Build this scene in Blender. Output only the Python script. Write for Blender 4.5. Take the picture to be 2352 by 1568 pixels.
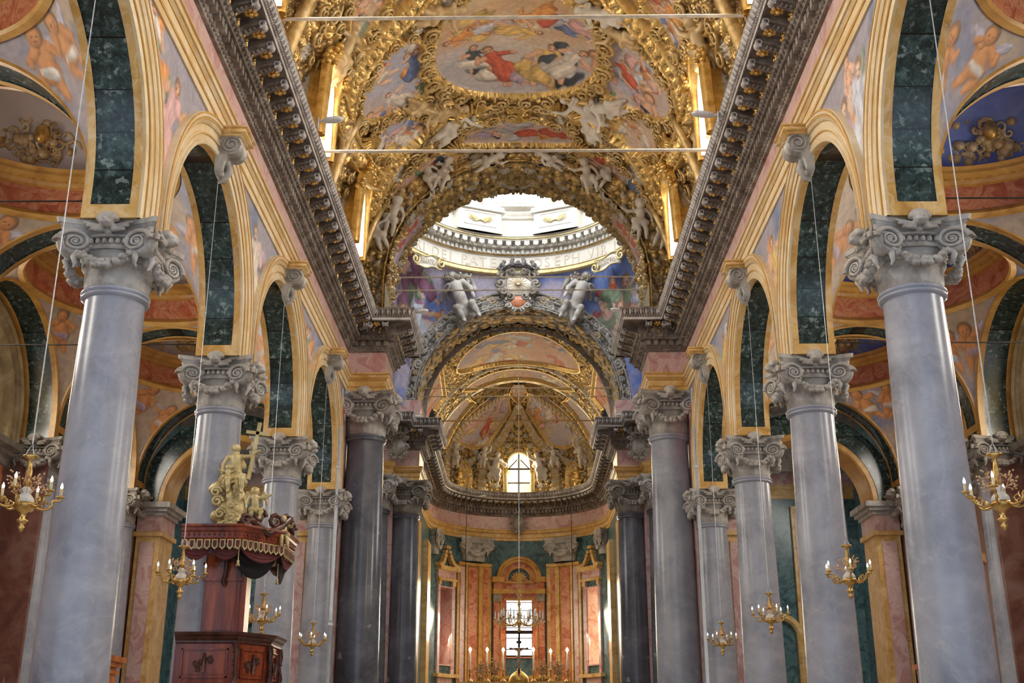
import bpy, math, random
import numpy as np
from math import sin, cos, pi, sqrt, atan2, radians, exp
from mathutils import Vector, Matrix
for o in list(bpy.data.objects): bpy.data.objects.remove(o)
S = bpy.context.scene
COL = S.collection
# ---------------------------------------------------------------- camera
FPX = 2650.0; PITCH = radians(19.3); YAW = 0.0077; CX = 0.12; CZ = 1.6
cam = bpy.data.cameras.new('camera'); co = bpy.data.objects.new('camera', cam); COL.objects.link(co)
cam.sensor_width = 36; cam.lens = FPX/2352*36; cam.clip_end = 300
co.location = (CX, 0, CZ); co.rotation_euler = (pi/2+PITCH, 0, YAW)
S.camera = co
# ---------------------------------------------------------------- world, daylight, exposure
w = bpy.data.worlds.new('world'); S.world = w; w.use_nodes = True
bg = w.node_tree.nodes['Background']; bg.inputs[0].default_value = (0.66, 0.80, 1.0, 1); bg.inputs[1].default_value = 0.8
S.view_settings.view_transform = 'Standard'; S.view_settings.look = 'None'
S.view_settings.gamma = 1; S.view_settings.use_curve_mapping = False
S.view_settings.exposure = 0.85
def area(name, loc, target, sx, sy, power, col=(1, .95, .86), spread=180):
    l = bpy.data.lights.new(name, 'AREA'); l.shape = 'RECTANGLE'; l.size = sx; l.size_y = sy
    l.energy = power; l.color = col; l.spread = radians(spread)
    o = bpy.data.objects.new(name, l); COL.objects.link(o); o.location = loc
    d = Vector(target)-Vector(loc); o.rotation_euler = d.to_track_quat('-Z', 'Y').to_euler()
    return o
for s in (-1, 1):
    for i in range(-1, 5):     # clerestory windows of the nave
        y = 7.2+7*i
        area('daylight', (s*6.05, y, 18.4), (s*1.0, y, 13.5 if s < 0 else 14.5), 1.1, 1.9, 430, (1, .95, .87))
    for i in range(1, 5):       # aisle windows
        area('daylight', (s*13.8, 7.2+7*i, 11.0), (s*8, 6.0+7*i, 8), 1.7, 2.2, 150, (1, .93, .82))
    area('daylight', (s*15, 48, 13), (s*8, 48, 4), 5, 4, 280, (1, .95, .88))      # one large area lamp in each transept arm
    for i in range(2): area('daylight', (s*5.0, 62.0, 18.6), (0, 62, 13), 1.4, 1.8, 150, (1, .88, .68)) if i == 0 else None
    area('daylight', (s*4.0, 68.6, 9.0), (0, 63, 6), 1.0, 3.5, 150, (1, .85, .6))
for k in range(8):              # drum windows of the dome
    a = pi/2+k*pi/4
    area('daylight', (5.4*cos(a), 48+5.4*sin(a), 29.4), (0, 48, 24.5), 2.2, 3.4, 210, (.93, .96, 1))
area('daylight', (0, 70.9, 17.9), (0, 60, 12), 1.3, 2.0, 160, (1, .8, .5))
area('daylight', (0, 70.9, 8.4), (0, 60, 4), 1.4, 2.8, 130, (1, .9, .75))
# ---------------------------------------------------------------- helpers
def tag(o, label=None, cat=None, group=None, kind=None):
    if label: o['label'] = label
    if cat: o['category'] = cat
    if group: o['group'] = group
    if kind: o['kind'] = kind
    return o
def empty(name, loc=(0, 0, 0), rz=0, label=None, cat=None, group=None):
    o = bpy.data.objects.new(name, None); COL.objects.link(o); o.location = loc; o.rotation_euler = (0, 0, rz)
    o.empty_display_size = .2
    return tag(o, label, cat, group)
CH = {}
def setparent(o, p):
    o.parent = p; CH.setdefault(p.name, []).append(o)
def copy_tree(o, parent=None):
    c = o.copy(); COL.objects.link(c)
    if parent: setparent(c, parent)
    for ch in CH.get(o.name, []): copy_tree(ch, c)
    return c
class MB:
    def __init__(s): s.V = []; s.F = []; s.n = 0; s.C = []
    def add(s, V, F, mi=0, col=None):
        V = np.asarray(V, float).reshape(-1, 3)
        if not isinstance(F, np.ndarray):
            by = {}
            for f in F: by.setdefault(len(f), []).append(f)
            for k, v in by.items(): s.F.append((np.array(v, int)+s.n, mi))
        else: s.F.append((F+s.n, mi))
        s.V.append(V); s.n += len(V)
        if col is not None: s.C.append(np.asarray(col, float).reshape(-1, 4))
        return s
    def grid(s, P, mi=0, closed_u=False, closed_v=False, keep=None, col=None):
        P = np.asarray(P, float); nu, nv = P.shape[:2]
        iu = np.arange(nu if closed_u else nu-1); iv = np.arange(nv if closed_v else nv-1)
        I, J = np.meshgrid(iu, iv, indexing='ij'); I2 = (I+1) % nu; J2 = (J+1) % nv
        F = np.stack([I*nv+J, I2*nv+J, I2*nv+J2, I*nv+J2], -1).reshape(-1, 4)
        if keep is not None: F = F[keep.reshape(-1)]
        return s.add(P.reshape(-1, 3), F, mi, None if col is None else col.reshape(-1, 4))
    def box(s, x0, x1, y0, y1, z0, z1, mi=0, M=None):
        V = np.array([(x, y, z) for x in (x0, x1) for y in (y0, y1) for z in (z0, z1)], float)
        if M is not None: V = V@np.array(M.to_3x3()).T+np.array(M.translation)
        return s.add(V, [(0, 1, 3, 2), (4, 6, 7, 5), (0, 4, 5, 1), (2, 3, 7, 6), (0, 2, 6, 4), (1, 5, 7, 3)], mi)
    def lathe(s, prof, n=32, c=(0, 0, 0), mi=0, a0=0, a1=2*pi, mod=None):
        prof = np.array(prof, float); full = abs(a1-a0-2*pi) < 1e-6
        A = a0+(a1-a0)*np.arange(n if full else n+1)/n
        R = prof[None, :, 0]*np.ones((len(A), 1)); Z = prof[None, :, 1]*np.ones((len(A), 1))
        if mod: R = R*mod(A[:, None], Z)
        P = np.stack([c[0]+R*np.cos(A)[:, None], c[1]+R*np.sin(A)[:, None], c[2]+Z], -1)
        return s.grid(P, mi, closed_u=full)
    def tube(s, pts, r, n=8, mi=0, cap=True, flat=1.0, up=(0, 0, 1)):
        P = np.array(pts, float); m = len(P); r = np.ones(m)*r if np.isscalar(r) else np.array(r, float)
        T = np.gradient(P, axis=0); T /= np.linalg.norm(T, axis=1)[:, None]+1e-9
        U = np.array(up, float); out = []; prev = None
        for i in range(m):
            u = U-T[i]*(U@T[i]) if prev is None else prev-T[i]*(prev@T[i])
            if np.linalg.norm(u) < 1e-3: u = np.array((1, 0, 0.))-T[i]*T[i][0]
            u /= np.linalg.norm(u)+1e-9; prev = u; b = np.cross(T[i], u)
            A = 2*pi*np.arange(n)/n
            out.append(P[i]+r[i]*(np.cos(A)[:, None]*u*flat+np.sin(A)[:, None]*b))
        b0 = s.n; s.grid(np.array(out), mi, closed_v=True)
        if cap:
            s.F.append((np.array([[b0+k for k in range(n)][::-1]]), mi)); s.F.append((np.array([[b0+(m-1)*n+k for k in range(n)]]), mi))
        return s
    def ball(s, c, r, n=10, mi=0, sc=(1, 1, 1)):
        t = np.linspace(-pi/2, pi/2, n//2+2); A = 2*pi*np.arange(n)/n
        P = np.stack([c[0]+sc[0]*r*np.cos(t)[None]*np.cos(A)[:, None], c[1]+sc[1]*r*np.cos(t)[None]*np.sin(A)[:, None], c[2]+sc[2]*r*np.sin(t)[None]*np.ones((n, 1))], -1)
        return s.grid(P, mi, closed_u=True)
    def xf(s, M):
        A = np.array(M.to_3x3()); t = np.array(M.translation)
        s.V = [v@A.T+t for v in s.V]; return s
    def merge(s, o, M=None, mi=None):
        for v in o.V:
            if M is not None: v = v@np.array(M.to_3x3()).T+np.array(M.translation)
            s.V.append(v)
        for f, m in o.F: s.F.append((f+s.n, m if mi is None else mi))
        s.C += o.C; s.n += o.n; return s
    def build(s, name, mats, parent=None, smooth=True, kind=None, auto=None):
        if not isinstance(mats, (list, tuple)): mats = [mats]
        me = bpy.data.meshes.new(name)
        if s.n == 0: return None
        V = np.concatenate(s.V); me.vertices.add(len(V)); me.vertices.foreach_set('co', V.astype(np.float32).ravel())
        L = np.concatenate([f.ravel() for f, _ in s.F]); tot = np.concatenate([np.full(len(f), f.shape[1]) for f, _ in s.F])
        mi = np.concatenate([np.full(len(f), m) for f, m in s.F]); st = np.concatenate([[0], np.cumsum(tot)[:-1]])
        me.loops.add(len(L)); me.loops.foreach_set('vertex_index', L.astype(np.int32))
        me.polygons.add(len(tot)); me.polygons.foreach_set('loop_start', st.astype(np.int32))
        try: me.polygons.foreach_set('loop_total', tot.astype(np.int32))
        except Exception: pass
        me.polygons.foreach_set('material_index', mi.astype(np.int32))
        me.polygons.foreach_set('use_smooth', np.full(len(tot), bool(smooth)))
        for m in mats: me.materials.append(m)
        me.update(calc_edges=True); me.validate()
        if auto:
            try: me.set_sharp_from_angle(angle=radians(auto))
            except Exception: pass
        if s.C:
            c = np.concatenate(s.C)
            if len(c) == len(V):
                at = me.color_attributes.new('Col', 'FLOAT_COLOR', 'POINT'); at.data.foreach_set('color', c.astype(np.float32).ravel())
        o = bpy.data.objects.new(name, me); COL.objects.link(o)
        if parent: setparent(o, parent)
        if kind: o['kind'] = kind
        return o
def struct(mb, name, mats, smooth=True, auto=30): return mb.build(name, mats, None, smooth, 'structure', auto)
def sm(a, b, x):
    t = np.clip((x-a)/(b-a), 0, 1); return t*t*(3-2*t)
# value noise
def h2(i, j, s): return np.modf(np.abs(np.sin(i*127.1+j*311.7+s*74.7)*43758.5453))[0]
def vn(x, y, s=0):
    i = np.floor(x); j = np.floor(y); u = x-i; v = y-j; u = u*u*(3-2*u); v = v*v*(3-2*v)
    return (h2(i, j, s)*(1-u)+h2(i+1, j, s)*u)*(1-v)+(h2(i, j+1, s)*(1-u)+h2(i+1, j+1, s)*u)*v
def fbm(x, y, s=0, o=4):
    r = 0; a = .5; t = 0
    for k in range(o): r = r+a*vn(x, y, s+k); t += a; x = x*2.03+5; y = y*2.03+7; a *= .55
    return r/t
# pixel -> ray (only used to read positions on the real surfaces)
def ray(u, v):
    x = (u-1176)/FPX; y = -(v-784)/FPX; cp, sp = cos(PITCH), sin(PITCH)
    d = np.array([x, cp-y*sp, sp+y*cp]); c, s_ = cos(YAW), sin(YAW)
    return np.array([d[0]*c-d[1]*s_, d[0]*s_+d[1]*c, d[2]])
CAMP = np.array([CX, 0, CZ])
def atY(u, v, Y): d = ray(u, v); return CAMP+d*(Y/d[1])
def atX(u, v, X): d = ray(u, v); return CAMP+d*((X-CX)/d[0])
# ---------------------------------------------------------------- materials
def newmat(name):
    m = bpy.data.materials.new(name); m.use_nodes = True; nt = m.node_tree
    return m, nt, nt.nodes['Principled BSDF'], nt.nodes, nt.links
def ramp(N, stops):
    r = N.new('ShaderNodeValToRGB'); e = r.color_ramp.elements
    e[0].position = stops[0][0]; e[0].color = (*stops[0][1], 1); e[1].position = stops[-1][0]; e[1].color = (*stops[-1][1], 1)
    for p, c in stops[1:-1]: k = e.new(p); k.color = (*c, 1)
    return r
def stone(name, stops, scale=1.0, detail=8, rough=.45, distort=.6, veins=None, vcol=(.8, .8, .8), vscale=1.2, bump=.0, bscale=8, metal=0, spots=None, stretch=(1, 1, 1), vw=.04, joints=None):
    m, nt, B, N, L = newmat(name)
    tc = N.new('ShaderNodeTexCoord'); mp = N.new('ShaderNodeMapping'); mp.inputs['Scale'].default_value = stretch
    L.new(tc.outputs['Object'], mp.inputs[0])
    n = N.new('ShaderNodeTexNoise'); n.inputs['Scale'].default_value = scale; n.inputs['Detail'].default_value = detail
    n.inputs['Roughness'].default_value = .62; n.inputs['Distortion'].default_value = distort; L.new(mp.outputs[0], n.inputs['Vector'])
    r = ramp(N, stops); L.new(n.outputs[0], r.inputs[0]); out = r.outputs[0]
    if veins:
        n2 = N.new('ShaderNodeTexNoise'); n2.inputs['Scale'].default_value = vscale; n2.inputs['Detail'].default_value = 7; n2.inputs['Distortion'].default_value = 1.4
        L.new(mp.outputs[0], n2.inputs['Vector'])
        s1 = N.new('ShaderNodeMath'); s1.operation = 'SUBTRACT'; s1.inputs[1].default_value = .5; L.new(n2.outputs[0], s1.inputs[0])
        ab = N.new('ShaderNodeMath'); ab.operation = 'ABSOLUTE'; L.new(s1.outputs[0], ab.inputs[0])
        mr = N.new('ShaderNodeMapRange'); mr.inputs[1].default_value = 0; mr.inputs[2].default_value = vw; mr.inputs[3].default_value = veins; mr.inputs[4].default_value = 0
        L.new(ab.outputs[0], mr.inputs[0]); mx = N.new('ShaderNodeMixRGB'); L.new(mr.outputs[0], mx.inputs[0]); L.new(out, mx.inputs[1]); mx.inputs[2].default_value = (*vcol, 1); out = mx.outputs[0]
    if spots:
        vo = N.new('ShaderNodeTexNoise'); vo.inputs['Scale'].default_value = spots[0]; vo.inputs['Detail'].default_value = 3; L.new(mp.outputs[0], vo.inputs['Vector'])
        mr = N.new('ShaderNodeMapRange'); mr.inputs[1].default_value = spots[1]; mr.inputs[2].default_value = spots[1]+.06; mr.inputs[3].default_value = 0; mr.inputs[4].default_value = spots[3]; L.new(vo.outputs[0], mr.inputs[0])
        mx = N.new('ShaderNodeMixRGB'); L.new(mr.outputs[0], mx.inputs[0]); L.new(out, mx.inputs[1]); mx.inputs[2].default_value = (*spots[2], 1); out = mx.outputs[0]
    if joints:      # courses of separate slabs: every slab its own tone, thin dark joint
        sx = N.new('ShaderNodeSeparateXYZ'); L.new(tc.outputs['Object'], sx.inputs[0]); dv = N.new('ShaderNodeMath'); dv.operation = 'MULTIPLY'; dv.inputs[1].default_value = 1/joints; L.new(sx.outputs[2], dv.inputs[0])
        fl_ = N.new('ShaderNodeMath'); fl_.operation = 'FLOOR'; L.new(dv.outputs[0], fl_.inputs[0]); wn = N.new('ShaderNodeTexWhiteNoise'); wn.noise_dimensions = '1D'; L.new(fl_.outputs[0], wn.inputs['W'])
        fr_ = N.new('ShaderNodeMath'); fr_.operation = 'FRACT'; L.new(dv.outputs[0], fr_.inputs[0]); gt = N.new('ShaderNodeMath'); gt.operation = 'GREATER_THAN'; gt.inputs[1].default_value = .03; L.new(fr_.outputs[0], gt.inputs[0])
        mr = N.new('ShaderNodeMapRange'); mr.inputs[3].default_value = .8; mr.inputs[4].default_value = 1.22; L.new(wn.outputs['Value'], mr.inputs[0]); mm = N.new('ShaderNodeMath'); mm.operation = 'MULTIPLY'; L.new(mr.outputs[0], mm.inputs[0]); L.new(gt.outputs[0], mm.inputs[1])
        sc_ = N.new('ShaderNodeVectorMath'); sc_.operation = 'SCALE'; L.new(out, sc_.inputs[0]); L.new(mm.outputs[0], sc_.inputs['Scale']); out = sc_.outputs[0]
    L.new(out, B.inputs['Base Color']); B.inputs['Roughness'].default_value = rough; B.inputs['Metallic'].default_value = metal
    if bump:
        n3 = N.new('ShaderNodeTexNoise'); n3.inputs['Scale'].default_value = bscale; n3.inputs['Detail'].default_value = 6; L.new(tc.outputs['Object'], n3.inputs['Vector'])
        b = N.new('ShaderNodeBump'); b.inputs['Strength'].default_value = bump; b.inputs['Distance'].default_value = .05; L.new(n3.outputs[0], b.inputs['Height']); L.new(b.outputs[0], B.inputs['Normal'])
    return m
M = {}
M['grey'] = stone('grey marble', [(.3, (.14, .15, .18)), (.45, (.26, .275, .325)), (.58, (.36, .375, .43)), (.75, (.47, .48, .51))], .6, 10, .27, .5, .2, (.5, .5, .52), .7, 0, spots=(3.2, .69, (.50, .49, .48), .35), vw=.02)
M['greydark'] = stone('dark grey marble', [(.3, (.045, .048, .06)), (.5, (.10, .105, .13)), (.66, (.19, .2, .24)), (.8, (.28, .28, .3))], .5, 9, .22, .6, .12, (.3, .31, .34), .7, 0, spots=(3., .68, (.42, .41, .42), .7), vw=.02)
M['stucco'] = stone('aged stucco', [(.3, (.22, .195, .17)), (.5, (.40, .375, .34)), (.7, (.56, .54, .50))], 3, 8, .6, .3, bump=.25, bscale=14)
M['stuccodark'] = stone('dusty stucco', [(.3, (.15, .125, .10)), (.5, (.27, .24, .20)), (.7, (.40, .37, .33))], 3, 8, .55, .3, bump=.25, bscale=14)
M['cornice'] = stone('cornice stucco', [(.3, (.09, .065, .05)), (.5, (.19, .15, .12)), (.7, (.36, .32, .28))], 2.5, 8, .5, .3, bump=.3, bscale=20)
M['cornicelight'] = stone('cornice pale stucco', [(.3, (.30, .27, .25)), (.5, (.44, .41, .39)), (.7, (.6, .58, .57))], 2.5, 8, .45, .3, bump=.2, bscale=20)
M['yellow'] = stone('yellow marble', [(.28, (.40, .20, .05)), (.45, (.62, .36, .10)), (.6, (.74, .50, .20)), (.75, (.82, .66, .40))], 1.3, 8, .35, 1.2, .35, (.85, .72, .5), 1.1)
M['cream'] = stone('cream arch stone', [(.25, (.50, .33, .13)), (.42, (.66, .50, .27)), (.58, (.74, .63, .43)), (.8, (.78, .72, .58))], .9, 8, .4, .8, .4, (.62, .42, .16), 1.0, vw=.03)
M['ochre'] = stone('ochre marble', [(.28, (.28, .13, .03)), (.45, (.52, .27, .06)), (.6, (.62, .36, .09)), (.78, (.72, .48, .18))], 1.1, 8, .35, 1.2)
M['pink'] = stone('pink breccia', [(.25, (.40, .17, .15)), (.42, (.54, .30, .27)), (.55, (.62, .42, .38)), (.7, (.68, .55, .52)), (.85, (.48, .27, .24))], 1.6, 9, .3, 1.6, .4, (.8, .68, .62), 1.6)
M['red'] = stone('red breccia', [(.25, (.22, .05, .02)), (.42, (.48, .13, .06)), (.55, (.60, .22, .10)), (.7, (.66, .38, .22)), (.85, (.38, .09, .04))], 1.7, 9, .28, 1.8, .4, (.72, .5, .34), 1.7)
M['green'] = stone('green marble', [(.28, (.005, .010, .009)), (.45, (.014, .03, .027)), (.58, (.035, .068, .066)), (.70, (.13, .19, .185)), (.82, (.34, .40, .37))], 5.5, 10, .2, .8, .3, (.25, .33, .31), 3.5, vw=.012, joints=.62, spots=(7, .6, (.30, .37, .35), .55))
M['bluegreen'] = stone('blue green marble', [(.28, (.02, .05, .055)), (.45, (.055, .12, .13)), (.6, (.10, .19, .20)), (.78, (.2, .28, .29))], 2.0, 10, .25, 1.4, .3, (.3, .38, .38), 2.0, vw=.02)
M['gold'] = stone('gilt', [(.3, (.45, .25, .06)), (.5, (.72, .47, .14)), (.7, (.85, .62, .26))], 4, 5, .38, .2, metal=.75, bump=.15, bscale=25)
M['oldgold'] = stone('pale gilt wood', [(.3, (.40, .30, .12)), (.5, (.58, .47, .22)), (.7, (.74, .64, .38))], 3, 6, .45, .3, metal=.25, bump=.2, bscale=25)
M['brass'] = stone('brass', [(.3, (.36, .2, .05)), (.7, (.72, .48, .16))], 6, 3, .3, .2, metal=.85)
M['white'] = stone('white drum plaster', [(.3, (.52, .48, .41)), (.5, (.66, .63, .57)), (.7, (.76, .74, .70))], .8, 7, .6, .3)
M['statue'] = stone('pale stucco', [(.3, (.50, .45, .38)), (.5, (.64, .59, .51)), (.7, (.76, .72, .64))], 3, 6, .5, .3, bump=.12, bscale=12)
M['statuegold'] = stone('warm gilt stucco', [(.3, (.42, .28, .12)), (.5, (.58, .43, .22)), (.7, (.70, .6, .42))], 2, 6, .45, .3, metal=.2, bump=.12, bscale=12)
M['wood'] = stone('mahogany', [(.3, (.07, .012, .006)), (.5, (.19, .036, .015)), (.68, (.36, .08, .025)), (.8, (.46, .13, .04))], 1.6, 6, .22, .4, stretch=(3, 3, .35))
M['wooddark'] = stone('dark mahogany', [(.3, (.03, .01, .007)), (.5, (.07, .022, .013)), (.8, (.15, .05, .03))], 2, 6, .28, .4, stretch=(3, 3, .5))
M['woodorange'] = stone('orange walnut wood', [(.3, (.2, .05, .01)), (.5, (.42, .13, .03)), (.8, (.6, .24, .06))], 2, 6, .3, .4, stretch=(3, 3, .5))
M['velvet'] = stone('dark red velvet', [(.3, (.05, .008, .008)), (.6, (.14, .022, .02)), (.8, (.24, .05, .04))], 3, 5, .7, .3)
M['black'] = stone('black cloth', [(.3, (.006, .005, .005)), (.8, (.02, .016, .015))], 3, 3, .8, .3)
M['steel'] = stone('painted steel tie', [(.3, (.42, .36, .28)), (.7, (.66, .6, .5))], 4, 3, .5, .2)
M['wire'] = stone('steel wire', [(.3, (.45, .48, .5)), (.7, (.7, .72, .75))], 6, 2, .35, .2, metal=.4)
M['lampgrey'] = stone('light grey lamp casing', [(.3, (.6, .62, .65)), (.7, (.78, .8, .82))], 6, 2, .3, .1)
M['floor'] = stone('floor marble', [(.3, (.3, .27, .24)), (.7, (.55, .5, .44))], .8, 6, .3, .6)
M['pipe'] = stone('grey pipe', [(.3, (.5, .55, .62)), (.7, (.65, .7, .76))], 3, 3, .35, .1)
M['candle'] = stone('ivory wax', [(.3, (.75, .68, .52)), (.7, (.86, .8, .66))], 4, 2, .4, .1)
M['flesh'] = stone('painted corpus', [(.3, (.55, .3, .17)), (.7, (.75, .48, .3))], 4, 3, .4, .1)
M['crystal'] = stone('glass drops', [(.3, (.7, .72, .76)), (.7, (.93, .95, .97))], 4, 3, .1, .1)
M['iron'] = stone('dark iron', [(.3, (.02, .018, .016)), (.7, (.07, .06, .05))], 4, 3, .45, .1, metal=.5)
M['flowers'] = stone('dried golden flowers', [(.3, (.4, .2, .08)), (.5, (.62, .38, .18)), (.7, (.8, .6, .4))], 12, 3, .6, .1)
M['wornstone'] = stone('blackened stucco', [(.3, (.05, .045, .045)), (.5, (.12, .11, .11)), (.7, (.24, .22, .22))], 3, 8, .5, .3, bump=.25, bscale=14)
def emis(name, col, st, scale=None, col2=None):
    m, nt, B, N, L = newmat(name); B.inputs['Base Color'].default_value = (*col, 1); B.inputs['Roughness'].default_value = .3
    B.inputs['Emission Color'].default_value = (*col, 1); B.inputs['Emission Strength'].default_value = st
    if scale:
        tc = N.new('ShaderNodeTexCoord'); n = N.new('ShaderNodeTexNoise'); n.inputs['Scale'].default_value = scale; L.new(tc.outputs['Object'], n.inputs['Vector'])
        r = ramp(N, [(.42, col), (.62, col2)]); L.new(n.outputs[0], r.inputs[0]); L.new(r.outputs[0], B.inputs['Emission Color'])
    return m
M['sky'] = emis('bright daylight pane', (1, .98, .95), 3.0)
M['skyhot'] = emis('very bright daylight pane', (.93, .96, 1), 3.0)
M['skygold'] = emis('amber daylight pane', (1, .90, .62), 1.35, 1.1, (1, .62, .18))
M['flame'] = emis('flame', (1, .78, .45), 14)
M['bulb'] = emis('candle bulb', (1, .97, .92), 2.0)
def paintmat(name, rough=.6, mgain=.72, bump=.1):
    m, nt, B, N, L = newmat(name); a = N.new('ShaderNodeVertexColor'); a.layer_name = 'Col'
    tc = N.new('ShaderNodeTexCoord'); n = N.new('ShaderNodeTexNoise'); n.inputs['Scale'].default_value = 6; n.inputs['Detail'].default_value = 8; L.new(tc.outputs['Object'], n.inputs['Vector'])
    mr = N.new('ShaderNodeMapRange'); mr.inputs[1].default_value = .3; mr.inputs[2].default_value = .7; mr.inputs[3].default_value = .82; mr.inputs[4].default_value = 1.12; L.new(n.outputs[0], mr.inputs[0])
    mx = N.new('ShaderNodeVectorMath'); mx.operation = 'SCALE'; L.new(a.outputs[0], mx.inputs[0]); L.new(mr.outputs[0], mx.inputs['Scale']); L.new(mx.outputs[0], B.inputs['Base Color'])
    mu = N.new('ShaderNodeMath'); mu.operation = 'MULTIPLY'; mu.inputs[1].default_value = mgain; L.new(a.outputs[1], mu.inputs[0]); L.new(mu.outputs[0], B.inputs['Metallic'])
    r2 = N.new('ShaderNodeMapRange'); r2.inputs[3].default_value = rough; r2.inputs[4].default_value = .36; L.new(a.outputs[1], r2.inputs[0]); L.new(r2.outputs[0], B.inputs['Roughness'])
    b = N.new('ShaderNodeBump'); b.inputs['Strength'].default_value = bump; b.inputs['Distance'].default_value = .04; L.new(n.outputs[0], b.inputs['Height']); L.new(b.outputs[0], B.inputs['Normal'])
    return m
M['fresco'] = paintmat('fresco and gilt relief')
# ---------------------------------------------------------------- painted frescoes (colour per vertex)
def sky(A, B, pal, seed, sc=.35):
    t = fbm(A*sc+seed, B*sc*1.3+seed*2, seed, 5); t2 = fbm(A*sc*.5+9, B*sc*.6+3, seed+5, 3)
    pal = [np.array(c, float) for c in pal]
    c = pal[0]+(pal[1]-pal[0])*sm(.38, .56, t)[..., None]; c = c+(pal[2]-c)*sm(.5, .66, t2)[..., None]
    return c*(.88+.24*fbm(A*2, B*2, seed+11, 3))[..., None]
def capd(A, B, p, q, r0, r1):
    dx = q[0]-p[0]; dy = q[1]-p[1]; L2 = dx*dx+dy*dy+1e-9
    t = np.clip(((A-p[0])*dx+(B-p[1])*dy)/L2, 0, 1); ex = A-p[0]-t*dx; ey = B-p[1]-t*dy
    r = r0+(r1-r0)*t; d = np.sqrt(ex*ex+ey*ey)
    return d/r, ex/r, ey/r, t
SK = [(.80, .50, .34), (.72, .42, .27), (.86, .62, .46)]
DR = {'red': (.62, .13, .08), 'orange': (.78, .36, .12), 'white': (.82, .76, .68), 'blue': (.20, .27, .50), 'pink': (.74, .46, .46), 'gold': (.80, .56, .20), 'dark': (.07, .09, .12), 'green': (.26, .36, .24), 'lilac': (.52, .42, .55), 'grey': (.45, .45, .50), 'pale': (.66, .70, .80), 'purple': (.34, .16, .26)}
def person(C, A, B, x, y, s, ang, seed, dr=('red',), skin=None, baby=False, wings=False, up=1, tone=1.0):
    """paint one figure; C (n,3) colours edited in place"""
    rg = random.Random(seed); near = np.nonzero(((A-x)**2+(B-y)**2) < (1.1*s)**2)[0]
    if len(near) == 0: return
    a = (A[near]-x)/s; b = (B[near]-y)/s; ca, sa = cos(ang), sin(ang); a, b = a*ca+b*sa, -a*sa+b*ca
    c = C[near]; sk = np.array(skin or SK[rg.randrange(3)])*tone
    def put(p, q, r0, r1, col, fold=0, soft=.12):
        nonlocal c
        if fold:
            wob = 1+.16*np.sin(a*11+seed)+.14*np.sin(b*9+a*5)+.12*np.sin(a*23-b*17)
            d, ex, ey, t = capd(a, b, p, q, r0, r1); d = d*wob
        else: d, ex, ey, t = capd(a, b, p, q, r0, r1)
        al = (1-sm(1-soft, 1+soft, d))[:, None]
        sh = .95+.24*(ex*.5*ca+ey*.85)-.38*d*d
        if fold: sh = sh+.12*np.sin(ex*5+t*3+seed+2*np.sin(b*9+seed))+.08*np.sin(ex*11-t*4+a*9)
        c = c*(1-al)+al*np.clip(np.array(col)*np.clip(sh, .3, 1.3)[:, None], 0, 1)
    if wings:
        for sg in (-1, 1): put((sg*.1, .22), (sg*.42, .42), .13, .05, np.array((.55, .52, .6))*tone, 1)
    nd = len(dr)
    if not baby:
        put((rg.uniform(-.3, .0), -.32), (rg.uniform(0, .35), -.12), .24, .17, np.array(DR[dr[-1]])*tone, 1)
        put((rg.uniform(-.1, .1), .1), (rg.uniform(-.45, .45), .32), .13, .08, np.array(DR[dr[-1]])*tone, 1)
    hipw = .09; th = rg.uniform(-.5, .5); F = 1.3 if baby else 1.0
    put_ = put
    def put(p, q, r0, r1, col, fold=0, soft=.1): put_(p, q, r0*F, r1*F, col, fold, soft)
    for sg in (-1, 1):
        q_ = .7 if baby else 1; k = (sg*hipw*(1.3 if baby else 1)+rg.uniform(-.1, .1), (-.27-rg.uniform(-.06, .08))*q_); f = (k[0]+rg.uniform(-.16, .16), k[1]-.24*q_)
        put((sg*hipw, -.02), k, .1, .07, sk); put(k, f, .07, .045, sk)
    put((0, -.02), (.03, .24), .13, .15, sk if baby else np.array(DR[dr[0]])*tone, 0 if baby else 1)
    if not baby: put((-.03, -.08), (rg.uniform(-.2, .2), -.34), .17, .2, np.array(DR[dr[0]])*tone, 1)
    else: put((-.10, -.06), (.13, .0), .055, .04, np.array(DR[dr[0]])*tone, 1)
    for sg in (-1, 1):
        q_ = .7 if baby else 1; e = (sg*.27*(.9 if baby else 1)+rg.uniform(-.05, .05), .17+rg.uniform(-.1, .12)); h = (e[0]+rg.uniform(-.16, .12)*sg*q_, e[1]+rg.uniform(-.12, .2)*q_)
        put((sg*.13, .27), e, .06, .05, sk if (baby or rg.random() < .4) else np.array(DR[dr[0]])*tone); put(e, h, .05, .032, sk)
    hx = rg.uniform(-.05, .07); R = .125 if baby else .085
    put((hx, .46), (hx, .47), R*.95, R*.95, np.array((.34, .19, .10))*tone); put((hx+.012, .405), (hx+.01, .43), R*.76, R*.76, sk)
    for sg in (-1, 1): put_((hx+.01+sg*R*.32, .425), (hx+.01+sg*R*.38, .425), .014, .014, np.array((.22, .10, .06)))
    put_((hx-.012, .37), (hx+.03, .37), .011, .011, np.array((.55, .16, .10)))
    C[near] = c
def fresco(A, B, pal, seed, figs, sc=.35):
    sh = A.shape; a = A.ravel(); b = B.ravel(); C = sky(a, b, pal, seed, sc)
    for f in figs: person(C, a, b, *f[:-1], **f[-1])
    return np.clip(C, 0, 1).reshape(sh+(3,))
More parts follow.
